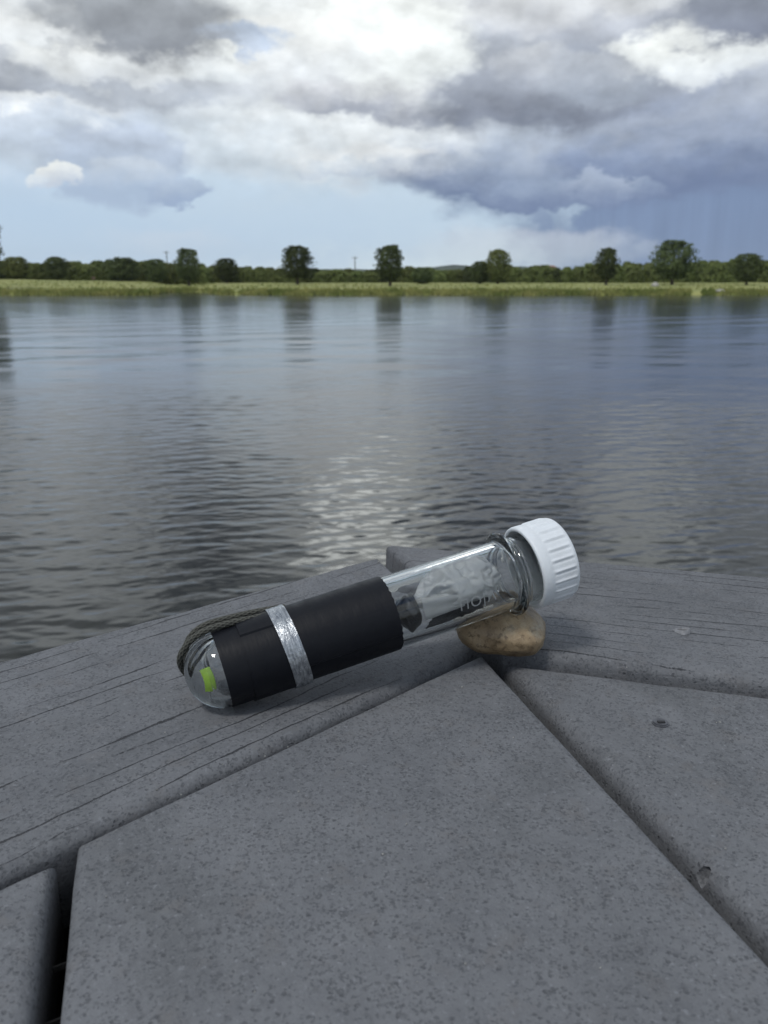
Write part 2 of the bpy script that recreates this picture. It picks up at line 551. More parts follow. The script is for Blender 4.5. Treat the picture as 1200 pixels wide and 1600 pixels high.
# crumpled plastic bag: thin film, part clear, part milky, with shine
m, n, out = material('crumpled_plastic_film')
oc = objco(n)
cr = n.noise(oc, 210.0, 3, 0.5, 0.8)
nrm = bump(n, cr, 0.0015, 0.6)
tr = n.node('ShaderNodeBsdfTransparent'); tr.inputs[0].default_value = (0.93, 0.95, 0.96, 1)
df = n.node('ShaderNodeBsdfTranslucent'); df.inputs[0].default_value = (0.88, 0.9, 0.9, 1)
d2 = n.node('ShaderNodeBsdfDiffuse'); d2.inputs[0].default_value = (0.88, 0.9, 0.91, 1)
gl = n.node('ShaderNodeBsdfGlossy'); gl.inputs['Roughness'].default_value = 0.07; gl.inputs[0].default_value = (0.9, 0.93, 0.95, 1)
for nd in (df, d2, gl):
    m.node_tree.links.new(nrm, nd.inputs['Normal'])
mx = [n.node('ShaderNodeMixShader') for _ in range(3)]
L = m.node_tree.links.new
mx[0].inputs[0].default_value = 0.72
L(df.outputs[0], mx[0].inputs[1]); L(d2.outputs[0], mx[0].inputs[2])
n.put(mx[1].inputs[0], n.rng(cr, 0.35, 0.7, 0.85, 1.0))
L(tr.outputs[0], mx[1].inputs[1]); L(mx[0].outputs[0], mx[1].inputs[2])
fr = n.node('ShaderNodeFresnel'); fr.inputs[0].default_value = 1.5
n.put(mx[2].inputs[0], n.math('MULTIPLY_ADD', fr.outputs[0], 0.9, 0.05, clamp=True))
L(mx[1].outputs[0], mx[2].inputs[1]); L(gl.outputs[0], mx[2].inputs[2])
L(mx[2].outputs[0], out.inputs[0])
M_BAG = m

M_PAPER = simple('white_paper', (0.55, 0.57, 0.58), 0.8, 0, 0.08, 200)
M_GREEN = simple('lime_paper', (0.52, 0.85, 0.10), 0.6, 0, 0.1, 500)
M_DARK = simple('dark_trinket', (0.03, 0.032, 0.036), 0.2, 0.6, 0.3, 300)
M_FOIL = simple('crumpled_foil', (0.45, 0.46, 0.48), 0.3, 0.9, 0.3, 800)
M_PRINT = simple('pale_print', (0.8, 0.81, 0.82), 0.6)

# lake
m, n, out = material('lake_water')
at = n.node('ShaderNodeAttribute', attribute_name='rough')
oc = objco(n)
rip = n.noise(n.vec('MULTIPLY', oc, (0.55, 1.0, 1.0)), 26.0, 3, 0.55)
principled(n, out, Base_Color=(0.012, 0.014, 0.013), Roughness=at.outputs['Fac'], IOR=1.333, Normal=bump(n, rip, 0.004, 0.25))
M_WATER = m

# land
m, n, out = material('lake_bank_grass')
oc = objco(n)
g1 = n.noise(n.vec('MULTIPLY', oc, (0.12, 0.5, 0.5)), 0.55, 4, 0.6)
g2 = n.noise(oc, 3.5, 4, 0.65)
g3 = n.noise(n.vec('MULTIPLY', oc, (0.25, 1.0, 1.0)), 0.35, 4, 0.65)
c = n.mix(n.rng(g1, 0.35, 0.65), (0.20, 0.23, 0.055), (0.38, 0.38, 0.13))
c = n.mix(n.rng(g2, 0.35, 0.7, 0.0, 0.4), c, (0.07, 0.095, 0.03))
c = n.mix(n.rng(g3, 0.60, 0.68, 0.0, 0.85, smooth=True), c, (0.34, 0.29, 0.21))
principled(n, out, Base_Color=c, Roughness=0.95)
M_LAND = m
M_HILL = simple('wooded_hill', (0.045, 0.065, 0.035), 0.95, 0, 0.4, 0.02)

m, n, out = material('grass_blades')
oc = objco(n)
g = n.noise(oc, 0.25, 3, 0.6)
c = n.mix(n.rng(g, 0.35, 0.65), (0.13, 0.17, 0.035), (0.31, 0.31, 0.10))
principled(n, out, Base_Color=c, Roughness=0.9)
M_BLADE = m


def leaf_material(name, c0, c1):
    m, n, out = material(name)
    oc = objco(n)
    info = n.node('ShaderNodeObjectInfo')
    f = n.noise(n.vec('ADD', oc, n.vec('SCALE', n.comb(info.outputs['Random'], 0.0, 0.0), 40.0)), 1.3, 3, 0.6)
    c = n.mix(n.rng(f, 0.3, 0.7), c0, c1)
    hs = n.node('ShaderNodeHueSaturation')
    n.put(hs.inputs['Hue'], n.rng(info.outputs['Random'], 0, 1, 0.488, 0.51))
    n.put(hs.inputs['Value'], n.rng(info.outputs['Random'], 0, 1, 0.7, 1.25))
    n.put(hs.inputs['Color'], c)
    d = n.node('ShaderNodeBsdfDiffuse'); n.put(d.inputs[0], hs.outputs[0])
    t = n.node('ShaderNodeBsdfTranslucent'); n.put(t.inputs[0], hs.outputs[0])
    mx = n.node('ShaderNodeMixShader'); mx.inputs[0].default_value = 0.3
    n.t.links.new(d.outputs[0], mx.inputs[1]); n.t.links.new(t.outputs[0], mx.inputs[2])
    n.t.links.new(mx.outputs[0], out.inputs[0])
    return m


M_LEAF_D = leaf_material('dark_foliage', (0.078, 0.102, 0.045), (0.14, 0.17, 0.078))
M_LEAF_M = leaf_material('mid_foliage', (0.16, 0.20, 0.07), (0.26, 0.30, 0.12))
M_BARK = simple('grey_bark', (0.07, 0.058, 0.045), 0.9, 0, 0.4, 6)

# ------------------------------------------------------------------ land and lake
NAZ_F = 800


def shore_dist(a):
    """distance of the shoreline from the dock corner, by azimuth (radians)"""
    ad = abs(math.degrees(a))
    if ad <= 62:
        base_y = 114.0 + 1.2 * math.sin(a * 23.0) + 0.6 * math.sin(a * 61.0 + 1.0)
        px = 600 + 1387 * math.tan(a) if ad < 40 else 9999
        base_y += 30.0 * math.exp(-((px - 288) / 42.0) ** 4)          # small inlet
        base_y += 3.0 * math.exp(-((px - 390) / 60.0) ** 2)
        return base_y / math.cos(a)
    v = 114.0 / math.cos(rad(62))
    t = min(1.0, (ad - 62) / 80.0)
    t = t * t * (3 - 2 * t)
    return v * (1 - t) + 9.0 * t


def land_z(t, a, r):
    if t < 0:
        return max(-1.3, t * 0.22)
    bump_ = 0.12 * mnoise.noise((r * math.sin(a) * 0.15, r * math.cos(a) * 0.15, 0))
    left = 0.6 * max(0.0, min(1.0, (-math.degrees(a) - 12) / 10.0))
    z = 0.62 * (1 - math.exp(-t / 1.6)) + 0.86 * min(1.0, t / 55.0) + bump_ * min(1, t / 4.0) + left * min(1.0, t / 45.0)
    return z


azs = np.concatenate([np.radians(np.arange(-180, -40, 3.0)), np.radians(np.linspace(-40, 40, 560)), np.radians(np.arange(43, 180, 3.0))])
ts = [-7, -4, -2, -1, -0.4, 0, 0.4, 0.9, 1.5, 2.5, 4, 6, 9, 13, 18, 25, 34, 45, 60, 85, 120, 200, 400, 900]
V = []
for t in ts:
    for a in azs:
        r = shore_dist(a) + t
        V.append((r * math.sin(a), r * math.cos(a), WATER_Z + land_z(t, a, r)))
for a in azs:
    r = 1990.0
    V.append((r * math.sin(a), r * math.cos(a), WATER_Z + 1.5))
land = mesh_obj('ground', V, grid_faces(len(ts) + 1, len(azs), wrap=True), M_LAND)
tag(land, 'grassy lake bank and flat ground beyond the water', kind='structure')

# lake bed far below so the sheet of water closes everything
# water: one polar sheet of real ripples, finest where the water is close to the dock
rings = [0.35]
while rings[-1] < 130:
    r = rings[-1]
    foot = r * r / (1.7 * 857.0)
    rings.append(r + (0.25 if r < 2.6 else max(0.014, 0.36 * foot)))
rings.append(160.0); rings.append(260.0)
rings = np.array(rings)
wa_f = np.radians(np.linspace(-47, 47, NAZ_F))
wa_c = np.radians(np.arange(51, 311, 4.0))
waz = np.concatenate([wa_f, wa_c])
R, A = np.meshgrid(rings, waz, indexing='ij')
X = R * np.sin(A); Y = R * np.cos(A)
drr = np.gradient(rings)[:, None]
dlat = R * (94.0 / NAZ_F * math.pi / 180)
Z = np.zeros_like(X)
missing = np.zeros_like(X)
NW = 70
NW = 90
_u = RNG.uniform(0, 1, NW); _g = np.arange(NW) % 10
lam = np.where(_g < 1, 0.34 * (1.6 ** _u), np.where(_g < 6, 0.12 * (2.6 ** _u), 0.055 * (2.1 ** _u)))
wdir = rad(-78) + RNG.normal(0, 0.42, NW)      # travelling towards the dock from the right-hand far side
SLOPE = 0.066
for i in range(NW):
    k = 2 * math.pi / lam[i]
    sl_ = SLOPE * math.sqrt(2.0 / NW) * (1.0 if lam[i] < 0.45 else 0.75)
    kx, ky = k * math.cos(wdir[i]), k * math.sin(wdir[i])
    # how well the mesh can carry this wave
    cosr = np.abs(kx * np.sin(A) + ky * np.cos(A)) / k
    sinr = np.sqrt(np.clip(1 - cosr ** 2, 0, 1))
    step = np.maximum(drr * np.maximum(cosr, 0.2), dlat * sinr)
    att = np.exp(-(1.9 * step / lam[i]) ** 2)
    ph = RNG.uniform(0, 6.28)
    Z += att * sl_ / k * np.sin(kx * X + ky * Y + ph)
    missing += (1 - att ** 2) * sl_ ** 2 / 2
# long low undulations, seen on the far half of the lake
far_z = np.zeros_like(X)
for i in range(16):
    lm = 0.9 * (4.5 ** RNG.uniform(0, 1)); k = 2 * math.pi / lm
    dr_ = rad(-80) + RNG.normal(0, 0.7)
    kx, ky = k * math.cos(dr_), k * math.sin(dr_)
    far_z += np.exp(-(1.9 * drr / lm) ** 2) * 0.016 * math.sqrt(2.0 / 16) / k * np.sin(kx * X + ky * Y + RNG.uniform(0, 6.28))
far_z *= np.interp(R, [0, 9, 22, 300], [0.0, 0.15, 1.0, 1.0])
# gusts: calmer and rougher patches
gust = 0.72 + 0.30 * np.sin(X * 0.23 + Y * 0.11 + 1.0) * np.sin(Y * 0.19 - X * 0.07) + 0.20 * np.sin(X * 0.61 + 0.4 * np.sin(Y * 0.3) + 2) * np.sin(Y * 0.43 + 0.5)
gust += 0.16 * np.sin(X * 1.5 + Y * 0.4) * np.sin(Y * 1.1 - X * 0.3)
gust *= np.interp(R, [0, 10, 30, 60, 200], [1.05, 1.0, 0.88, 0.52, 0.36])
gust = np.clip(gust, 0.35, 1.3)
fade = np.ones_like(A)
fade[:, NAZ_F:] = 0
fade *= np.clip((rings[:, None] - 1.2) / 1.0, 0, 1)
edge = np.clip((47 - np.abs(np.degrees(np.where(A > math.pi, A - 2 * math.pi, A)))) / 9.0, 0, 1)
Z = (Z * gust + far_z) * fade * edge
sig = np.sqrt(missing) * gust * np.where(edge > 0, 1, 0.6)
rough = np.sqrt(np.clip(1.41 * sig * 0.30, 0.0004, 0.2))
nv = X.size
me = bpy.data.meshes.new('lake')
co = np.stack([X, Y, WATER_Z + Z], -1).reshape(-1, 3).astype(np.float32)
nr, nc = X.shape
I = np.arange(nr * nc).reshape(nr, nc)
q = np.stack([I[:-1], np.roll(I, -1, 1)[:-1], np.roll(I, -1, 1)[1:], I[1:]], -1).reshape(-1, 4)
me.vertices.add(nv); me.vertices.foreach_set('co', co.ravel())
me.loops.add(q.size); me.loops.foreach_set('vertex_index', q[:, ::-1].ravel().astype(np.int32))
me.polygons.add(len(q)); me.polygons.foreach_set('loop_start', np.arange(0, q.size, 4, dtype=np.int32))
me.update(calc_edges=True)
ra_ = me.attributes.new('rough', 'FLOAT', 'POINT')
ra_.data.foreach_set('value', rough.ravel().astype(np.float32))
water = link_mesh('water', me, M_WATER)
tag(water, 'rippled grey lake reflecting the clouds', kind='structure')
bed = mesh_obj('lake_bed', [(-260, -60, WATER_Z - 1.25), (260, -60, WATER_Z - 1.25), (260, 260, WATER_Z - 1.25), (-260, 260, WATER_Z - 1.25)], [(0, 1, 2, 3)], M_JOIST, smooth=False)
tag(bed, 'dark muddy bed under the lake water', kind='structure')

# ------------------------------------------------------------------ far hills
V = []
NH = 240
hd = 1750.0
for row, fz in enumerate((0.0, 0.55, 1.0, 0.6, 0.0)):
    for j in range(NH):
        a = rad(-38 + 76 * j / (NH - 1))
        px = 600 + 1387 * math.tan(a)
        hpx = 19.5 + 2.0 * mnoise.noise((px * 0.012, 3.0, 0)) + 1.2 * mnoise.noise((px * 0.06, 1.0, 0))
        hpx += 6.0 * math.exp(-((px - 712) / 42.0) ** 2) + 4.0 * math.exp(-((px - 20) / 60.0) ** 2) + 4.0 * math.exp(-((px - 815) / 20.0) ** 2)
        hz = hpx / 1387.0 * hd
        r = (hd - 160 + row * 80) / math.cos(a)
        V.append((r * math.sin(a), r * math.cos(a), CAM_H - 1.0 + fz * hz))
hills = mesh_obj('hills', V, grid_faces(5, NH), M_HILL)
tag(hills, 'low blue wooded hills on the horizon', kind='structure')


# ------------------------------------------------------------------ trees
def leaf_cloud(seed, n_lobes, n_leaf, shape, leaf=0.055):
    """Unit crown: x,y in [-.5,.5], z in [0,1]; leaf faces fill an uneven volume with bulges and gaps."""
    rg = np.random.RandomState(seed)
    off = Vector((seed * 1.37 % 50, seed * 0.71 % 50, 0))
    V, F = [], []
    tries = 0
    while len(F) < n_leaf and tries < n_leaf * 12:
        tries += 1
        th = rg.uniform(0, 6.283); zz = rg.uniform(0.0, 1.0) ** 0.92
        prof = shape(zz)
        dv = Vector((math.cos(th) * prof, math.sin(th) * prof, zz * 2.0))
        bulge = 1 + 0.5 * mnoise.noise(dv * 1.6 + off) + 0.40 * mnoise.noise(dv * 3.6 + off)
        u = rg.uniform(0.25, 1.0) ** 0.5
        rr = 0.47 * prof * bulge * u
        p = np.array([rr * math.cos(th), rr * math.sin(th), zz + 0.07 * bulge - 0.07])
        if u > 0.72 and mnoise.noise(Vector(p) * 7.5 + off) < -0.08:
            continue
        d = np.array([math.cos(th) * prof, math.sin(th) * prof, (zz - 0.45) * 1.4]); d /= (np.linalg.norm(d) + 1e-6)
        nrm = d + rg.normal(0, 0.55, 3); nrm /= np.linalg.norm(nrm)
        t1 = np.cross(nrm, rg.normal(size=3)); t1 /= np.linalg.norm(t1)
        t2 = np.cross(nrm, t1)
        s = leaf * rg.uniform(0.6, 1.3)
        b = len(V)
        V += [p - t1 * s, p + t2 * s * 0.55, p + t1 * s, p - t2 * s * 0.55]
        F.append((b, b + 1, b + 2, b + 3))
    return V, F


def trunk_mesh(seed, top=0.75, r0=0.035, limbs=5):
    rg = np.random.RandomState(seed)
    V, F = [], []

    def tube(pts, rs, n=7):
        b = len(V)
        for (p, r) in zip(pts, rs):
            for j in range(n):
                th = 6.283 * j / n
                V.append((p[0] + r * math.cos(th), p[1] + r * math.sin(th), p[2]))
        F.extend(grid_faces(len(pts), n, True, b))
    zs = np.linspace(0, top, 7)
    off = np.cumsum(rg.normal(0, 0.008, (7, 2)), 0)
    tube([(off[i, 0], off[i, 1], zs[i]) for i in range(7)], [r0 * (1.35 if i == 0 else 1 - 0.1 * i) for i in range(7)])
    for l in range(limbs):
        th = rg.uniform(0, 6.283); z0 = rg.uniform(0.22, 0.5)
        ln_ = rg.uniform(0.16, 0.3)
        pts = [(ln_ * t * math.cos(th), ln_ * t * math.sin(th), z0 + ln_ * 1.1 * t ** 0.8) for t in (0, .33, .66, 1)]
        tube(pts, [r0 * .55, r0 * .42, r0 * .3, r0 * .15], 5)
    return V, F


def shape_round(z): return math.sqrt(max(0.0, 1 - (2 * z - 1) ** 2)) ** 0.7
def shape_flat(z): return min(1.0, 0.55 + 1.6 * z) * math.sqrt(max(0.0, 1 - max(0, (z - 0.45) / 0.58) ** 2))
def shape_bush(z): return math.sqrt(max(0.0, 1 - (z * 0.95) ** 2))


CROWNS = {}


def crown_variant(kind, k, mat):
    key = (kind, k, mat.name)
    if key not in CROWNS:
        if kind == 'round':
            V, F = leaf_cloud(100 + k, 46, 4200, shape_round, 0.036)
        elif kind == 'flat':
            V, F = leaf_cloud(200 + k, 46, 4200, shape_flat, 0.034)
        else:
            V, F = leaf_cloud(300 + k, 30, 2200, shape_bush, 0.05)
        me = bpy.data.meshes.new('crown')
        me.from_pydata([tuple(v) for v in V], [], F)
        me.materials.append(mat)
        CROWNS[key] = me
    return CROWNS[key]


TRUNKS = []
for k in range(4):
    V, F = trunk_mesh(40 + k)
    me = bpy.data.meshes.new('trunk'); me.from_pydata(V, [], F); me.materials.append(M_BARK)
    me.polygons.foreach_set('use_smooth', [True] * len(me.polygons))
    TRUNKS.append(me)


def land_height(x, y):
    a = math.atan2(x, y); r = math.hypot(x, y)
    return WATER_Z + land_z(r - shore_dist(a), a, r)


def plant(name, px, dist, height, width, bare, kind, k, mat, label, cat, group=None):
    x = (px - 600) / 1387.0 * dist
    z = land_height(x, dist)
    root = empty(name, (x, dist, z - 0.05))
    root.rotation_euler = (0, 0, RNG.uniform(0, 6.28))
    tag(root, label, cat, group)
    t = bpy.data.objects.new('trunk', TRUNKS[k % 4]); COL.objects.link(t); t.parent = root
    t.scale = (height, height, height)
    c = bpy.data.objects.new('crown', crown_variant(kind, k, mat)); COL.objects.link(c); c.parent = root
    c.location = (0, 0, height * bare)
    c.scale = (width, width * 0.95, height * (1 - bare))
    return root


# px x, top y, base y, crown px width, distance, bare trunk share, crown kind, foliage, label
LONE = [
    (295, 391, 438, 42, 165, .16, 'round', M_LEAF_D, 'dark lone tree standing behind the small inlet, left of the boxy tree'),
    (465, 386, 440, 58, 150, .17, 'flat', M_LEAF_D, 'broad boxy dark tree on a short bare trunk, alone on the grass'),
    (609, 385, 444, 47, 140, .15, 'round', M_LEAF_D, 'dark upright tree near the middle of the bank, right above the tape wrapped tube'),
    (777, 392, 441, 42, 158, .08, 'round', M_LEAF_M, 'mid green rounded tree with a lower companion tree on its left'),
    (750, 409, 441, 36, 160, .06, 'round', M_LEAF_D, 'lower dark tree leaning against the taller mid green tree on its right'),
    (947, 390, 444, 40, 146, .17, 'round', M_LEAF_D, 'narrow dark tree before the grey rain, left of the widest tree'),
    (1050, 379, 443, 74, 150, .14, 'flat', M_LEAF_D, 'widest and tallest tree on the far right bank, with a spreading olive crown'),
    (1166, 398, 443, 52, 146, .14, 'round', M_LEAF_D, 'dark squat tree at the far right end of the bank'),
    (90, 403, 436, 42, 170, .08, 'round', M_LEAF_D, 'dark bushy tree in the left part of the tree line beside a yellowish one'),
    (28, 403, 436, 48, 172, .05, 'round', M_LEAF_M, 'yellowish green bushy tree at the left end of the tree line'),
    (355, 405, 439, 44, 168, .10, 'round', M_LEAF_D, 'small loose tree just right of the tree behind the inlet'),
    (192, 404, 437, 66, 172, .05, 'flat', M_LEAF_D, 'wide low dark tree between the inlet tree and the left tree pair'),
    (245, 406, 438, 40, 170, .08, 'round', M_LEAF_D, 'small tree close to the left of the tree behind the inlet'),
    (660, 418, 441, 42, 158, .05, 'round', M_LEAF_D, 'round dark shrub right of the dark upright tree in the middle'),
]
for k, (px, ty, by, wpx, dist, bare, kind, mat, label) in enumerate(LONE):
    x = (px - 600) / 1387.0 * dist
    hz = CAM_H + (440 - ty) / 1387.0 * dist - land_height(x, dist)
    name = 'shrub' if 'shrub' in label else 'tree'
    plant(name, px, dist, hz, wpx / 1387.0 * dist, bare, kind, k, mat, label, name)
# nearer tall tree whose crown just enters the frame on the left
xl = (-21 - 600) / 1387.0 * 118
plant('tree', -21, 118, CAM_H + (440 - 328) / 1387.0 * 118 - land_height(xl, 118), 64 / 1387.0 * 118, .3, 'round', 21, M_LEAF_D,
      'tall tree at the left picture edge close to the shore, only its crown edge showing', 'tree')

# low continuous tree line behind
def hedge_top(px):
    pts = [(-600, 409), (-200, 410), (0, 409), (60, 410), (130, 412), (170, 409), (230, 409), (280, 414), (330, 416), (400, 418), (450, 420), (520, 422), (580, 422), (640, 419), (700, 420), (760, 416),
           (800, 416), (860, 417), (910, 414), (980, 411), (1040, 412), (1100, 410), (1150, 406), (1200, 408), (1400, 408), (1800, 409)]
    return float(np.interp(px, [p[0] for p in pts], [p[1] for p in pts]))


SEG = [(70, 'left of the bushy pair'), (170, 'between bushy pair and wide low tree'), (270, 'left of the inlet tree'), (400, 'right of the inlet tree'),
       (490, 'behind the boxy tree'), (600, 'right of the boxy tree'), (720, 'right of the upright middle tree'), (830, 'around the mid green tree'),
       (940, 'left of the narrow dark tree'), (1020, 'right of the narrow dark tree'), (1110, 'behind the widest tree'), (9999, 'at the far right end')]
for row in (0, 1):
    px = -520.0 - 8 * row
    k = 0
    while px < 1720:
        dist = RNG.uniform(174, 184) if row == 0 else RNG.uniform(198, 212)
        top = hedge_top(px) + RNG.uniform(-2.5, 3.5) + 2.0 * row
        x = (px - 600) / 1387.0 * dist
        hz = CAM_H + (440 - top) / 1387.0 * dist - land_height(x, dist)
        mat = M_LEAF_D if RNG.rand() < 0.15 else M_LEAF_M
        wd = RNG.uniform(26, 44) / 1387.0 * dist
        seg = next(t for q, t in SEG if px < q)
        plant('shrub', px, dist, hz, wd, 0.0, 'bush', k % 6, mat,
              ('leafy shrub in the low tree line, ' if row == 0 else 'back row shrub of the tree line, ') + seg, 'shrub', 'shrubs of the tree line ' + seg + (' in front' if row == 0 else ' at the back'))
        px += RNG.uniform(12, 20) if row == 0 else RNG.uniform(22, 30)
        k += 1

# grass fringe along the waterline and scattered on the bank
V, F = [], []
for i in range(15000):
    a = rad(RNG.uniform(-27, 27))
    t = abs(RNG.normal(0, 1.6)) - 0.25 if i % 7 else RNG.uniform(0, 40)
    if RNG.rand() < (-0.15 - mnoise.noise((math.degrees(a) * 0.9, 5.0, 0))) * 2.5 and t < 5:
        continue
    r = shore_dist(a) + t
    x, y = r * math.sin(a), r * math.cos(a)
    z = WATER_Z + land_z(t, a, r) - 0.03
    hh_ = RNG.uniform(0.15, 0.5) * (1.2 if t < 3 else 0.6)
    wdt = RNG.uniform(0.06, 0.2)
    th = RNG.uniform(-0.6, 0.6)
    b = len(V)
    lx = RNG.normal(0, 0.12)
    V += [(x - wdt * math.cos(th), y - wdt * math.sin(th), z), (x + wdt * math.cos(th), y + wdt * math.sin(th), z), (x + lx, y + RNG.normal(0, .1), z + hh_)]
    F.append((b, b + 1, b + 2))
gr = mesh_obj('grass', V, F, M_BLADE, smooth=False)
tag(gr, 'tufts of olive grass along the far waterline', 'grass', kind='stuff')

# ------------------------------------------------------------------ things on the far bank
M_STONE = simple('pale_stone', (0.42, 0.41, 0.38), 0.9, 0, 0.2, 6)


def stone(px, dist, size, label, seed):
    bm = bmesh.new()
    bmesh.ops.create_icosphere(bm, subdivisions=3, radius=0.5)
    for v in bm.verts:
        d = mnoise.noise(v.co * 2.2 + Vector((seed, 0, 0)))
        v.co = Vector((v.co.x * size[0], v.co.y * size[1], v.co.z * size[2])) * (1 + 0.35 * d)
    me = bpy.data.meshes.new('stone'); bm.to_mesh(me); bm.free()
    o = link_mesh('stone', me, M_STONE)
    x = (px - 600) / 1387.0 * dist
    o.location = (x, dist, land_height(x, dist) + size[2] * 0.25)
    tag(o, label, 'stone')


stone(1127, 115.6, (1.2, 0.7, 0.55), 'pale stone at the waterline under the right end of the bank', 3.0)
stone(921, 115.8, (0.75, 0.5, 0.45), 'pale stone at the waterline left of the narrow dark tree', 9.0)
stone(1024, 136, (1.1, 0.7, 0.9), 'pale stone block on the grass left of the widest tree', 14.0)

M_POLE = simple('weathered_pole', (0.12, 0.11, 0.11), 0.9)


def box_bm(bm, c, s):
    r = bmesh.ops.create_cube(bm, size=1.0)
    for v in r['verts']:
        v.co = Vector((v.co.x * s[0] + c[0], v.co.y * s[1] + c[1], v.co.z * s[2] + c[2]))


def bm_obj(name, bm, mat, parent=None, smooth=False, angle=None):
    me = bpy.data.meshes.new(name); bm.to_mesh(me); bm.free()
    return link_mesh(name, me, mat, parent, smooth, angle)


def cyl_bm(bm, p0, p1, r0, r1, n=10):
    p0, p1 = Vector(p0), Vector(p1)
    d = p1 - p0
    mt = Matrix.Translation((p0 + p1) / 2) @ d.to_track_quat('Z', 'Y').to_matrix().to_4x4()
    bmesh.ops.create_cone(bm, cap_ends=True, segments=n, radius1=r0, radius2=r1, depth=d.length, matrix=mt)


for (px, ty, label) in ((263, 394, 'thin utility pole rising behind the trees left of the inlet tree'),
                        (555, 402, 'thin utility pole between the boxy tree and the upright middle tree')):
    dist = 260.0
    x = (px - 600) / 1387.0 * dist
    z0 = land_height(x, dist)
    hz = CAM_H + (440 - ty) / 1387.0 * dist - z0
    u = empty('utility_pole', (x, dist, z0)); tag(u, label, 'utility pole', 'utility poles beyond the trees')
    bm = bmesh.new(); cyl_bm(bm, (0, 0, -0.2), (0, 0, hz), 0.17, 0.12); bm_obj('post', bm, M_POLE, u, True, 40)
    bm = bmesh.new(); box_bm(bm, (0, -0.16, hz - 0.5), (1.7, 0.1, 0.12)); bm_obj('crossarm', bm, M_POLE, u)
    for sx in (-0.7, 0.0, 0.7):
        bm = bmesh.new(); cyl_bm(bm, (sx, -0.16, hz - 0.44), (sx, -0.16, hz - 0.2), 0.05, 0.03, 8); bm_obj('insulator', bm, M_STONE, u, True, 40)

# far pinkish building on the rise behind the tree line
M_PINK = simple('pink_plaster', (0.42, 0.30, 0.27), 0.9, 0, 0.08, 0.5)
M_ROOF = simple('terracotta_roof', (0.30, 0.17, 0.13), 0.9, 0, 0.15, 0.5)
M_WIN = simple('dark_window', (0.04, 0.045, 0.05), 0.2)
bd = 900.0
bx = (850 - 600) / 1387.0 * bd
bz = CAM_H + 9.0
bl = empty('building', (bx, bd, bz)); tag(bl, 'distant low pinkish building showing above the shrubs left of the narrow dark tree', 'building')
bm = bmesh.new(); box_bm(bm, (0, 0, -2.8), (24, 12, 13.6)); bm_obj('wall', bm, M_PINK, bl)
bm = bmesh.new()
vs = [bm.verts.new(c) for c in ((-12.6, -6.6, 4.0), (12.6, -6.6, 4.0), (12.6, 6.6, 4.0), (-12.6, 6.6, 4.0), (-9, 0, 6.8), (9, 0, 6.8))]
for f in ((0, 1, 5, 4), (2, 3, 4, 5), (1, 2, 5), (3, 0, 4), (3, 2, 1, 0)):
    bm.faces.new([vs[i] for i in f])
bm_obj('roof', bm, M_ROOF, bl)
for i in range(6):
    bm = bmesh.new(); box_bm(bm, (-9.5 + i * 3.8, -6.02, 1.6), (1.4, 0.12, 1.8)); bm_obj('window', bm, M_WIN, bl)

# little post sign on the left bank
sg = 150.0
x = (147 - 600) / 1387.0 * sg
s_ = empty('post_sign', (x, sg, land_height(x, sg))); tag(s_, 'small brown post with a board standing on the grass left of the inlet', 'sign')
M_SIGN = simple('brown_board', (0.13, 0.09, 0.07), 0.9)
bm = bmesh.new(); cyl_bm(bm, (0, 0, -0.1), (0, 0, 0.9), 0.05, 0.05, 8); bm_obj('post', bm, M_SIGN, s_)
bm = bmesh.new(); box_bm(bm, (0, -0.08, 0.72), (0.6, 0.05, 0.45)); bm_obj('board', bm, M_SIGN, s_)

# ------------------------------------------------------------------ the deck
deck = empty('deck', (0, 0, 0))
tag(deck, 'weathered grey composite board deck with an angled corner over the lake', 'deck')
TH = 0.026


def line_pts(p, q): return np.array(ground(*p)), np.array(ground(*q))


def isect(a, b, c, d):
    r = b - a; s = d - c
    t = ((c - a)[0] * s[1] - (c - a)[1] * s[0]) / (r[0] * s[1] - r[1] * s[0])
    return a + r * t


def clip(poly, p, nrm):
    out = []
    for i in range(len(poly)):
        a, b = poly[i], poly[(i + 1) % len(poly)]
        da, db = np.dot(a - p, nrm), np.dot(b - p, nrm)
        if da >= 0: out.append(a)
        if (da >= 0) != (db >= 0): out.append(a + (b - a) * da / (da - db))
    return out


def area(poly):
    return 0.5 * sum(poly[i][0] * poly[(i + 1) % len(poly)][1] - poly[(i + 1) % len(poly)][0] * poly[i][1] for i in range(len(poly)))


def inset(poly, d):
    n = len(poly)
    L = []
    for i in range(n):
        a, b = poly[i], poly[(i + 1) % n]
        u = (b - a) / np.linalg.norm(b - a)
        nn = np.array([-u[1], u[0]])
        L.append((a + nn * d, b + nn * d))
    return [isect(L[i - 1][0], L[i - 1][1], L[i][0], L[i][1]) for i in range(n)]


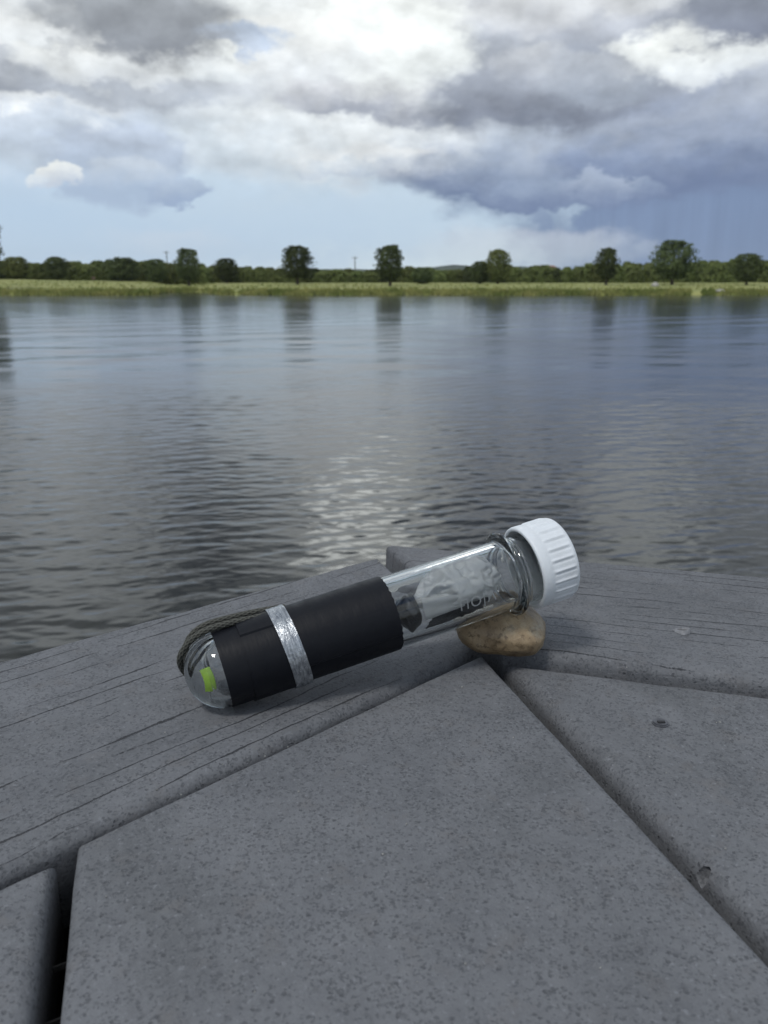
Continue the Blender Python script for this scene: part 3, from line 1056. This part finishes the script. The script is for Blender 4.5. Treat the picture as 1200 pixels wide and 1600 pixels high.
def plank(poly, ang, mat, r=0.0045, cutters=(), z=0.0, label=None):
    """Board with rounded edges; local X runs along the board."""
    poly = [np.array(p, float) for p in poly]
    if area(poly) < 0: poly = poly[::-1]
    # drop points that almost coincide
    pp = [p for i, p in enumerate(poly) if np.linalg.norm(p - poly[i - 1]) > 0.0025]
    c = sum(pp) / len(pp)
    ca, sa = math.cos(-ang), math.sin(-ang)
    loc = [np.array([ca * (p - c)[0] - sa * (p - c)[1], sa * (p - c)[0] + ca * (p - c)[1]]) for p in pp]
    n = len(loc)
    lev = [(0.002, -TH), (0.0, -TH + 0.002), (0.0, -r)]
    for k_ in range(1, 7):
        a = k_ / 6 * math.pi / 2
        lev.append((r * (1 - math.cos(a)), -r + r * math.sin(a)))
    segs = [max(1, min(90, int(np.linalg.norm(loc[(i + 1) % n] - loc[i]) / 0.005))) for i in range(n)]
    sd = (c[0] * 77.0 + c[1] * 31.0)
    V, F = [], []
    m_ = sum(segs)
    for (d, zz) in lev:
        q = inset(loc, d)
        edge = min(1.0, max(0.0, (zz + r + 0.004) / 0.004))
        for i in range(n):
            a, b = q[i], q[(i + 1) % n]
            u = (b - a) / np.linalg.norm(b - a)
            nn = np.array([-u[1], u[0]])
            for k_ in range(segs[i]):
                p = a + (b - a) * k_ / segs[i]
                w0 = mnoise.noise((p[0] * 60 + sd, p[1] * 60, 0)) * 0.00035 + max(0.0, mnoise.noise((p[0] * 240 + sd, p[1] * 240, 3)) - 0.25) * 0.0009
                if k_ == 0: w0 = 0.0002
                p = p + nn * max(0.0, w0 + 0.0002) * edge
                V.append((p[0], p[1], zz - (0.25 * max(0.0, w0) * edge if zz < -1e-6 else 0.0)))
    F += grid_faces(len(lev), m_, True)
    F.append(tuple(range(m_))[::-1])
    F.append(tuple(range((len(lev) - 1) * m_, len(lev) * m_)))
    o = mesh_obj('plank', V, F, mat, deck, True, 50)
    o.location = (c[0], c[1], z)
    o.rotation_euler = (0, 0, ang)
    if label: o['label'] = label
    bpy.context.view_layer.update()
    for cu in cutters:
        md = o.modifiers.new('cut', 'BOOLEAN'); md.operation = 'DIFFERENCE'; md.solver = 'EXACT'; md.object = cu
    if cutters:
        bpy.context.view_layer.update()
        ev = o.evaluated_get(bpy.context.evaluated_depsgraph_get())
        me = bpy.data.meshes.new_from_object(ev)
        o.modifiers.clear()
        o.data = me
        me.polygons.foreach_set('use_smooth', [True] * len(me.polygons))
        me.set_sharp_from_angle(angle=rad(35))
    return o


a_in = line_pts((0, 1362), (735, 1021))
a_out = line_pts((0, 1029), (593, 867))
a_end = line_pts((585, 863), (618, 892))
b_in = line_pts((833, 1024), (1200, 1069))
b_out = line_pts((604, 853), (1200, 904))
b_end = line_pts((603, 853.5), (638, 885))
FAR_L = np.array([-0.62, 0.05])
vA = a_in[1] - a_in[0]; vA /= np.linalg.norm(vA)
vAo = a_out[1] - a_out[0]; vAo /= np.linalg.norm(vAo)
vB = b_in[1] - b_in[0]; vB /= np.linalg.norm(vB)
vBo = b_out[1] - b_out[0]; vBo /= np.linalg.norm(vBo)
A_poly = [isect(*a_in, *a_end), isect(*a_out, *a_end), a_out[0] - vAo * 0.62, a_in[0] - vA * 0.62]
B_poly = [isect(*b_in, *b_end), isect(*b_out, *b_end), b_out[1] + vBo * 0.7, b_in[1] + vB * 0.7]
angA = math.atan2(vA[1], vA[0]); angB = math.atan2(vB[1], vB[0])


def cutter(bm_fn):
    bm = bmesh.new(); bm_fn(bm)
    me = bpy.data.meshes.new('cutter'); bm.to_mesh(me); bm.free()
    o = bpy.data.objects.new('cutter', me); COL.objects.link(o)
    return o


hB = ground(1066, 993); hD = ground(1033, 1119); hN = ground(1089, 1338)
cutB = cutter(lambda bm: cyl_bm(bm, (hB[0], hB[1], -0.006), (hB[0], hB[1], 0.01), 0.0019, 0.0022, 20))
cutD = cutter(lambda bm: cyl_bm(bm, (hD[0], hD[1], -0.0026), (hD[0], hD[1], 0.01), 0.0035, 0.0039, 28))


def notch_fn(bm):
    bmesh.ops.create_icosphere(bm, subdivisions=3, radius=1.0)
    for v in bm.verts:
        j = 1 + 0.25 * mnoise.noise(v.co * 2.0)
        v.co = Vector((v.co.x * 0.0050 * j + hN[0] + 0.0006, v.co.y * 0.0019 * j + hN[1] + 0.0006, v.co.z * 0.0030 * j - 0.0062))


cutN = cutter(notch_fn)

pA = plank(A_poly, angA, M_RIM, 0.0042, label='rim plank under the taped end of the tube, grained and cracked')
pB = plank(B_poly, angB, M_RIM, 0.0042, (cutB,), z=0.0015, label='rim plank on the right with a raised screw burr')

# inner boards run towards the corner
c_l = line_pts((90, 1600), (114, 1335)); c_r = line_pts((1200, 1500), (775, 1040))
dC = np.array([math.sin(rad(-15.74)), math.cos(rad(-15.74))])
nC = np.array([dC[1], -dC[0]])         # points right
angC = math.atan2(dC[1], dC[0])
offL = np.mean([np.dot(p, nC) for p in c_l]); offR = np.mean([np.dot(p, nC) for p in c_r])
W = offR - offL
GAP = 0.0048
nAi = np.array([vA[1], -vA[0]])        # inward from rim A
if np.dot(nAi, -dC) < 0: nAi = -nAi
nBi = np.array([vB[1], -vB[0]])
if np.dot(nBi, -dC) < 0: nBi = -nBi
PL = {}


def child_of(o, p):
    bpy.context.view_layer.update()
    o.parent = p
    o.matrix_parent_inverse = p.matrix_world.inverted()
    return o


for kk in range(-4, 6):
    o0 = offL + kk * (W + GAP) + (0.0024 if kk > 0 else 0.0)
    o1 = o0 + W
    poly = [nC * o0 - dC * 1.1, nC * o1 - dC * 1.1, nC * o1 + dC * 2, nC * o0 + dC * 2]
    poly = clip(poly, a_in[0] + nAi * 0.0022, nAi)
    poly = clip(poly, b_in[0] + nBi * 0.0018, nBi)
    cut = (cutD, cutN) if kk == 1 else ()
    lab = {0: 'broad speckled plank ending in a point at the deck corner', 1: 'plank right of the pointed one, with a sunken screw and a notch in its edge',
           -1: 'plank left of the wide dark gap'}.get(kk)
    PL[kk] = plank(poly, angC, M_IN, 0.0052 if kk == 1 else (0.0032 if kk == 0 else 0.0045), cut, z=-0.0027 if kk == 1 else (-0.001 if kk == -1 else 0.0), label=lab)
for c_ in (cutB, cutD, cutN):
    bpy.data.objects.remove(c_)

# screws: a sunken head in the right board and a pushed-up burr on the rim
bm = bmesh.new(); cyl_bm(bm, (hD[0], hD[1], -0.009), (hD[0], hD[1], -0.0019), 0.0027, 0.0027, 20)
bmesh.ops.bevel(bm, geom=[e for e in bm.edges if e.calc_face_angle(0) > 1.0], offset=0.0004, segments=2, affect='EDGES')
child_of(bm_obj('screw_head', bm, M_SCREW, None, True, 40), PL[1])
bm = bmesh.new(); box_bm(bm, (hD[0], hD[1] - 0.0006, -0.0018), (0.0024, 0.0010, 0.0006)); child_of(bm_obj('screw_slot', bm, M_DK), PL[1])
V, F = [], []
NB = 40
for (rr, zz) in ((0.0019, -0.002), (0.0020, 0.0008), (0.0023, 0.0013), (0.0027, 0.0010), (0.0033, 0.0001)):
    for j in range(NB):
        th = 6.283 * j / NB
        wv_ = 1 + 0.13 * math.sin(3 * th + 0.5) + 0.06 * math.sin(6 * th)
        V.append((hB[0] + rr * wv_ * math.cos(th), hB[1] + rr * wv_ * 0.9 * math.sin(th), 0.0015 + zz * (1 + 0.35 * math.sin(th + 2.4))))
F = grid_faces(5, NB, True)
child_of(mesh_obj('burr', V, F, M_BURR), pB)
bm = bmesh.new(); cyl_bm(bm, (hB[0], hB[1], -0.0075), (hB[0], hB[1], -0.0035), 0.0017, 0.0017, 16); child_of(bm_obj('screw_head', bm, M_SCREW, None, True, 40), pB)

# fastener clips seen inside the left gap
for (px, py) in ((97, 1412), (92, 1492)):
    g = ground(px, py)
    cpt = dC * np.dot(g, dC) + nC * (offL - GAP / 2)
    bm = bmesh.new(); box_bm(bm, (0, 0, 0), (0.0007, 0.011, 0.0012))
    o = bm_obj('fastener_clip', bm, M_CLIP, deck)
    o.location = (cpt[0], cpt[1], -0.0165)
    o.rotation_euler = (0, 0.15, angC + 0.25)

# grit lying on the boards
V, F = [], []
for i in range(260):
    gx, gy = RNG.uniform(-0.3, 0.42), RNG.uniform(0.1, 0.45)
    if np.dot(np.array([gx, gy]) - a_out[0], nAi) < 0.006 or np.dot(np.array([gx, gy]) - b_out[0], nBi) < 0.006:
        continue
    so_ = np.dot(np.array([gx, gy]), nC) - offL
    if min(abs((so_ + 0.0024) % (W + GAP)), abs((so_ + 0.0024) % (W + GAP) - (W + GAP))) < 0.009:
        continue
    gs = RNG.uniform(0.00018, 0.00050) * (1.5 if i % 17 == 0 else 1.0)
    b = len(V)
    for (ax, ay, az_) in ((1, 0, .2), (-.4, .9, .1), (-.5, -.8, .15), (.1, .1, 1.1), (0.1, 0, -.6)):
        V.append((gx + gs * ax * RNG.uniform(.6, 1.3), gy + gs * ay * RNG.uniform(.6, 1.3), 0.0001 + gs * az_))
    F += [(b, b + 1, b + 3), (b + 1, b + 2, b + 3), (b + 2, b, b + 3), (b + 1, b, b + 4), (b + 2, b + 1, b + 4), (b, b + 2, b + 4)]
grit = mesh_obj('grit', V, F, simple('pale_grit', (0.30, 0.30, 0.29), 0.9, 0, 0.5, 300), None, smooth=False)
tag(grit, 'tiny pale grit grains scattered on the deck boards', 'grit', kind='stuff')

# joists and posts below
def beam(p, q, wd, top, hgt, name='joist'):
    p, q = np.array(p), np.array(q)
    L_ = np.linalg.norm(q - p); a = math.atan2((q - p)[1], (q - p)[0])
    bm = bmesh.new(); box_bm(bm, (0, 0, 0), (L_, wd, hgt))
    o = bm_obj(name, bm, M_JOIST, deck)
    o.location = ((p + q)[0] / 2, (p + q)[1] / 2, top - hgt / 2); o.rotation_euler = (0, 0, a)


JT = -TH - 0.0035
mA = [(A_poly[0] + A_poly[1]) / 2, (A_poly[2] + A_poly[3]) / 2]
mB = [(B_poly[0] + B_poly[1]) / 2, (B_poly[2] + B_poly[3]) / 2]
beam(mA[0], mA[1], 0.038, JT, 0.14); beam(mB[0], mB[1], 0.038, JT, 0.14)
for s_ in (0.12, -0.28, -0.68, -1.05):
    p = dC * s_
    beam(p - nC * 0.56, p + nC * 0.8, 0.038, JT - 0.002, 0.14)
for pt in (mA[0] * 0.97, mA[1], mB[1], -dC * 1.0 - nC * 0.4, -dC * 1.0 + nC * 0.6):
    bm = bmesh.new(); cyl_bm(bm, (pt[0], pt[1], WATER_Z - 1.2), (pt[0], pt[1], JT - 0.145), 0.07, 0.07, 16); bm_obj('post', bm, M_JOIST, deck, True, 40)

# ------------------------------------------------------------------ the stone that props the tube
bm = bmesh.new()
bmesh.ops.create_icosphere(bm, subdivisions=5, radius=1.0)
for v in bm.verts:
    d = v.co.normalized()
    # pillow shape: superellipsoid with blunt ends, one flattened flank
    e, q = 3.3, (1.5 if d.z > 0 else 2.2)
    s = ((abs(d.x) ** e + abs(d.y) ** e) ** (q / e) + abs(d.z) ** q) ** (-1 / q)
    p = d * s
    j = 1 + 0.07 * mnoise.noise(d * 1.3 + Vector((3, 1, 0))) + 0.03 * mnoise.noise(d * 4.5) + 0.008 * mnoise.noise(d * 16) + 0.004 * mnoise.noise(d * 40)
    v.co = Vector((p.x * 0.0170, p.y * 0.0140, p.z * 0.0106)) * j
    v.co.z -= 0.0012 * max(0, d.x) * 0.5
zmin = min(v.co.z for v in bm.verts)
me = bpy.data.meshes.new('pebble'); bm.to_mesh(me); bm.free()
peb = link_mesh('pebble', me, M_ROCK)
peb.location = (0.0440, 0.3002, -zmin - 0.0003)
peb.rotation_euler = (0, 0.10, rad(-8))
tag(peb, 'small tan pebble wedged under the capped end of the clear tube', 'pebble')

# ------------------------------------------------------------------ the container
yaw, pit = rad(20.32), rad(10.99)
U = Vector((math.cos(pit) * math.cos(yaw), math.cos(pit) * math.sin(yaw), math.sin(pit)))
E1 = Vector((-math.sin(yaw), math.cos(yaw), 0))
E2 = U.cross(E1)
P0 = Vector((-0.05324, 0.25686, 0.0130))
MW = Matrix((( U.x, E1.x, E2.x, P0.x), (U.y, E1.y, E2.y, P0.y), (U.z, E1.z, E2.z, P0.z), (0, 0, 0, 1)))
tube = empty('plastic_tube', P0)
tube.matrix_world = MW
tag(tube, 'clear plastic tube with white ridged cap, wrapped in black tape, resting on the deck', 'tube')

RO, RI = 0.01270, 0.0104
prof = []
for k in range(0, 15):
    a = k / 14 * math.pi / 2
    prof.append((0.0005 - 0.0122 * math.cos(a), max(0.00005, RO * math.sin(a))))
prof += [(0.03, RO), (0.06, RO), (0.09, RO), (0.1005, RO), (0.1018, 0.0127), (0.1032, 0.0126), (0.1040, 0.0127),
         (0.1044, 0.0132), (0.1047, 0.0148), (0.1052, 0.0154), (0.1060, 0.01545), (0.1066, 0.0151), (0.1069, 0.0138), (0.1074, 0.0129), (0.1079, 0.0132),
         (0.1084, 0.0132), (0.1088, 0.0126), (0.1098, 0.0124), (0.1125, 0.0124), (0.1131, 0.0125), (0.1138, 0.0127), (0.1146, 0.0127), (0.1150, 0.0125), (0.120, 0.0125), (0.1245, 0.0125),
         (0.1249, 0.0122), (0.1249, 0.0108), (0.1245, 0.0105), (0.112, 0.0104), (0.105, RI), (0.09, RI), (0.06, RI), (0.03, RI), (0.004, RI)]
for k in range(0, 13):
    a = k / 12 * math.pi / 2
    prof.append((0.003 - 0.0098 * math.sin(a), max(0.00005, RI * math.cos(a))))
V, F = lathe(prof, 112)
mesh_obj('tube_body', V, F, M_PET, tube, True, 60)

# white cap: hollow, rounded, with 24 ribs on its outer part
NR = 24


def cap_r(x, r, th):
    if r > 0.0147 and 0.1168 < x < 0.1262:
        f = min(1.0, (x - 0.1168) / 0.0012, (0.1262 - x) / 0.0012)
        ph = (th * NR / (2 * math.pi)) % 1.0
        g_ = math.exp(-((ph - 0.5) / 0.13) ** 2)
        return r + f * (0.0004 * g_ - 0.00018 * math.exp(-((ph - 0.78) / 0.1) ** 2))
    return r


cp = [(0.1128, 0.0139), (0.1126, 0.0142), (0.1126, 0.0149), (0.1129, 0.0153), (0.1136, 0.01545), (0.1150, 0.01545), (0.1162, 0.0154), (0.1167, 0.0152), (0.1172, 0.0152), (0.1180, 0.0152),
      (0.119, 0.0152), (0.121, 0.0152), (0.123, 0.0152), (0.1245, 0.0152), (0.1252, 0.0152), (0.1258, 0.0152), (0.1263, 0.01515), (0.1269, 0.0149), (0.1274, 0.0143), (0.1276, 0.0134),
      (0.1277, 0.010), (0.1277, 0.005), (0.1277, 0.00005)]
cp_in = [(0.1258, 0.00005), (0.1258, 0.012), (0.1255, 0.0130), (0.120, 0.0131), (0.116, 0.0133), (0.1145, 0.0139), (0.1128, 0.0139)]
V, F = lathe(cp + cp_in, 384, cap_r)
mesh_obj('screw_cap', V, F, M_CAP, tube, True, 50)


def tape(name, x0, x1, r, seam, mat, lift=0.00018, saw=0.0, thick=0.00014, slant=0.0, wrinkle=0.0, seed=0):
    n = 160
    V, F = [], []
    ring = []
    xs = np.linspace(0, 1, 9)
    layers = [(0.0, r - thick * 0.8)] + [(t, None) for t in xs] + [(1.0, r - thick * 0.8)]
    for (t, rr) in layers:
        for j in range(n):
            th = 2 * math.pi * j / n
            ph = ((th - seam) / (2 * math.pi)) % 1.0
            x = x0 + (x1 - x0) * t + slant * math.sin(th)
            if t == 1.0 and saw:
                x += saw * abs((th * 34 / 3.1416) % 2 - 1)
            q = rr if rr else r + lift * ph + wrinkle * mnoise.noise((x * 600 + seed, math.cos(th) * 3, math.sin(th) * 3))
            V.append((x, q * math.cos(th), q * math.sin(th)))
    F = grid_faces(len(layers), n, True)
    F = [f[::-1] for f in F]
    return mesh_obj(name, V, F, mat, tube, True, 35)


tape('black_tape', 0.0000, 0.0225, 0.01290, rad(205), M_TAPE, wrinkle=0.00006, lift=0.0003)
tape('black_tape', 0.0078, 0.0222, 0.01328, rad(118), M_TAPE, lift=0.0005, saw=0.0003, slant=0.0003, wrinkle=0.00008, seed=4)
tape('black_tape', 0.0240, 0.0592, 0.01300, rad(192), M_TAPE, lift=0.00042, saw=0.00035, wrinkle=0.00006, seed=9)
ct = tape('clear_tape', 0.0203, 0.0262, 0.01395, rad(100), M_SILV, lift=0.00012, slant=-0.0012, wrinkle=0.00022, seed=2)
ct['label'] = 'narrow wrinkled shiny band of clear tape'

# braided cord: both ends under the tape, loop hanging over the dome end
def catmull(pts, per=40):
    pts = [Vector(p) for p in pts]
    pts = [pts[0] * 2 - pts[1]] + pts + [pts[-1] * 2 - pts[-2]]
    out = []
    for i in range(1, len(pts) - 2):
        p0, p1, p2, p3 = pts[i - 1:i + 3]
        for k in range(per):
            t = k / per
            out.append(0.5 * ((2 * p1) + (-p0 + p2) * t + (2 * p0 - 5 * p1 + 4 * p2 - p3) * t * t + (-p0 + 3 * p1 - 3 * p2 + p3) * t ** 3))
    out.append(pts[-2])
    return out


def loc_pt(x, r, deg):
    a = rad(deg)
    return (x, r * math.cos(a), r * math.sin(a))


CR = 0.00104
path = catmull([loc_pt(0.026, 0.0128, 64), loc_pt(0.018, 0.0140, 67), loc_pt(0.009, 0.0149, 70), loc_pt(0.0, 0.0152, 70), loc_pt(-0.0050, 0.0138, 62),
                loc_pt(-0.0080, 0.0114, 50), loc_pt(-0.0094, 0.0092, 28), loc_pt(-0.0092, 0.0088, -8), loc_pt(-0.0104, 0.0070, -12), loc_pt(-0.0116, 0.0056, 32), loc_pt(-0.0112, 0.0076, 70),
                loc_pt(-0.0088, 0.0106, 80), loc_pt(-0.0050, 0.0132, 85), loc_pt(0.0, 0.0146, 89), loc_pt(0.008, 0.0140, 86), loc_pt(0.015, 0.0130, 84), loc_pt(0.022, 0.0125, 82)], 40)
tot = 0.0
n_ = 28
V, F, WV = [], [], []
up_ = Vector((0.3, 0.2, 1)).normalized()
for i, p in enumerate(path):
    tg = (path[min(i + 1, len(path) - 1)] - path[max(i - 1, 0)]).normalized()
    if i: tot += (p - path[i - 1]).length
    s1 = tg.cross(up_).normalized(); s2 = s1.cross(tg)
    up_ = s2
    for j in range(n_):
        th = 2 * math.pi * j / n_
        wv_ = max(math.cos(6 * th + tot * 2300), math.cos(6 * th - tot * 2300))
        wv_ = max(0.0, wv_)
        r_ = CR * (0.84 + 0.24 * wv_)
        V.append(p + s1 * (r_ * math.cos(th)) + s2 * (r_ * math.sin(th)))
        WV.append(wv_)
F = [f[::-1] for f in grid_faces(len(path), n_, True)]
cord = mesh_obj('cord_loop', V, F, M_CORD, tube)
aw = cord.data.attributes.new('weave', 'FLOAT', 'POINT')
aw.data.foreach_set('value', np.array(WV, dtype=np.float32))

# faint pale lettering inside the clear wall
fc = bpy.data.curves.new('lettering', 'FONT')
fc.body = '\u03a0O|\u039b'
fc.size = 0.0052
fc.space_character = 1.15
fo = bpy.data.objects.new('lettering', fc); COL.objects.link(fo)
bpy.context.view_layer.update()
tm = bpy.data.meshes.new_from_object(fo.evaluated_get(bpy.context.evaluated_depsgraph_get()))
bpy.data.objects.remove(fo)
bm = bmesh.new(); bm.from_mesh(tm)
bmesh.ops.subdivide_edges(bm, edges=bm.edges, cuts=1)
RL = 0.01025
for v in bm.verts:
    th = rad(194) - v.co.y / RL
    v.co = Vector((0.0815 + v.co.x, RL * math.cos(th), RL * math.sin(th)))
bm_obj('lettering', bm, M_PRINT, tube)

# ------------------------------------------------------------------ what is inside the tube (things of their own)
def inner(name, V, F, mat, label, cat, smooth=True):
    o = mesh_obj(name, V, F, mat, None, smooth)
    o.matrix_world = MW
    tag(o, label, cat)
    return o


# crumpled bag
V = []
nb, nt = 90, 80
for i in range(nb):
    t = i / (nb - 1)
    x = 0.0685 + 0.0345 * t
    env = (math.sin(math.pi * min(1, t * 1.02)) ** 0.45) * (0.55 + 0.45 * min(1, t / 0.4))
    for j in range(nt):
        th = 2 * math.pi * j / nt
        dvec = Vector((t * 3.5, math.cos(th) * 1.1, math.sin(th) * 1.1))
        rg_ = 1 - abs(mnoise.noise(dvec * 1.3 + Vector((4, 0, 2)))) * 0.75
        rg2 = 1 - abs(mnoise.noise(dvec * 2.9 + Vector((1, 7, 2)))) * 0.3
        r = min(0.0098, 0.0122 * env * rg_ * rg2)
        r = max(0.0006, r)
        yy, zz = r * math.cos(th), r * 0.86 * math.sin(th) + 0.0021 * min(1.0, r / 0.006)
        k_ = min(1.0, 0.0099 / max(1e-6, math.hypot(yy, zz)))
        V.append((x, yy * k_, zz * k_))
inner('plastic_bag', V, grid_faces(nb, nt, True), M_BAG, 'crumpled milky plastic bag stuffed inside the clear part of the tube', 'bag')

# folded paper slip along the front wall
V = []
nu, nv_ = 24, 10
for i in range(nu):
    for j in range(nv_):
        s = i / (nu - 1); t = j / (nv_ - 1)
        x = 0.0690 + 0.0150 * s
        half = 22 - 9 * s
        th = rad(168 + 10 * s + (t - 0.5) * 2 * half)
        r = 0.0098 - 0.0008 * s + 0.0004 * math.sin(9 * t)
        V.append((x, r * math.cos(th), r * math.sin(th)))
V += [(v[0], v[1] * 0.985, v[2] * 0.985) for v in V]
F = grid_faces(nu, nv_) + [f[::-1] for f in grid_faces(nu, nv_, off=nu * nv_)]
inner('paper_slip', V, F, M_PAPER, 'folded white paper slip in the tube beside the black tape', 'paper')

# dark rounded trinket
bm = bmesh.new(); bmesh.ops.create_icosphere(bm, subdivisions=4, radius=1.0)
for v in bm.verts:
    v.co = Vector((0.0655 + v.co.x * 0.0042, -0.0030 + v.co.y * 0.0062, -0.0008 + v.co.z * 0.0064)) + Vector((0.3, 0.5, 1)) * 0.0016 * mnoise.noise(v.co * 1.7)
tr_ = bm_obj('trinket', bm, M_DARK, None, True); tr_.matrix_world = MW
tag(tr_, 'dark shiny trinket inside the tube between tape edge and paper slip', 'trinket')

# dark limp scrap lying along the lower front wall
V = []
for i in range(26):
    for j in range(16):
        s = i / 25; t = j / 15
        x = 0.0705 + 0.0215 * s + 0.0012 * math.sin(5 * t + 1)
        th = rad(188 + 52 * t * (1 - 0.45 * s) + 8 * mnoise.noise((s * 4, t * 2, 1)))
        r = 0.0094 - 0.0016 * abs(mnoise.noise((s * 5, t * 4, 7)))
        V.append((x, r * math.cos(th), r * math.sin(th)))
V += [(v[0], v[1] * 0.98, v[2] * 0.98) for v in V]
F = grid_faces(26, 16) + [f[::-1] for f in grid_faces(26, 16, off=416)]
inner('cloth_scrap', V, F, simple('dark_cloth', (0.022, 0.024, 0.03), 0.7, 0, 0.4, 500), 'dark scrap lying low in the tube under the white paper slip and the bag', 'scrap')

# lime paper and foil in the dome
V = []
for i in range(14):
    for j in range(14):
        s = i / 13; t = j / 13
        x = -0.0060 + 0.0026 * s + 0.0004 * math.sin(3 * t)
        th = rad(169 + (t - 0.5) * 56)
        r = 0.0068 + 0.0008 * s
        V.append((x, r * math.cos(th), r * math.sin(th)))
V += [(v[0] + 0.0001, v[1] * 0.97, v[2] * 0.97) for v in V]
F = grid_faces(14, 14) + [f[::-1] for f in grid_faces(14, 14, off=196)]
inner('lime_paper', V, F, M_GREEN, 'lime green paper piece showing inside the clear dome end', 'paper')
bm = bmesh.new(); bmesh.ops.create_icosphere(bm, subdivisions=5, radius=1.0)
for v in bm.verts:
    d = v.co.normalized()
    j = 1 - 0.25 * abs(mnoise.noise(d * 3)) - 0.12 * abs(mnoise.noise(d * 8))
    v.co = Vector((0.0062 + d.x * 0.0064 * j, d.y * 0.0094 * j, d.z * 0.0094 * j))
fo_ = bm_obj('foil', bm, M_FOIL, None, False); fo_.matrix_world = MW
tag(fo_, 'crumpled silvery foil inside the dome behind the lime paper', 'foil')

# ------------------------------------------------------------------ air
HZ = 1.0
if HZ:
    bm = bmesh.new()
    zb, zt = WATER_Z - 1.35 - 1.0, 62.0
    box_bm(bm, (0, 0, (zb + zt) / 2), (4040, 4040, zt - zb))
    m = bpy.data.materials.new('haze'); m.use_nodes = True; m.node_tree.nodes.clear()
    n = N(m.node_tree); out = n.node('ShaderNodeOutputMaterial')
    pv = n.node('ShaderNodeVolumePrincipled')
    pv.inputs['Color'].default_value = (0.80, 0.88, 1.0, 1)
    pv.inputs['Density'].default_value = 0.00011
    pv.inputs['Anisotropy'].default_value = 0.2
    m.node_tree.links.new(pv.outputs[0], out.inputs['Volume'])
    hz_ = bm_obj('haze', bm, m)
    tag(hz_, 'thin pale haze in the air over the lake', kind='stuff')
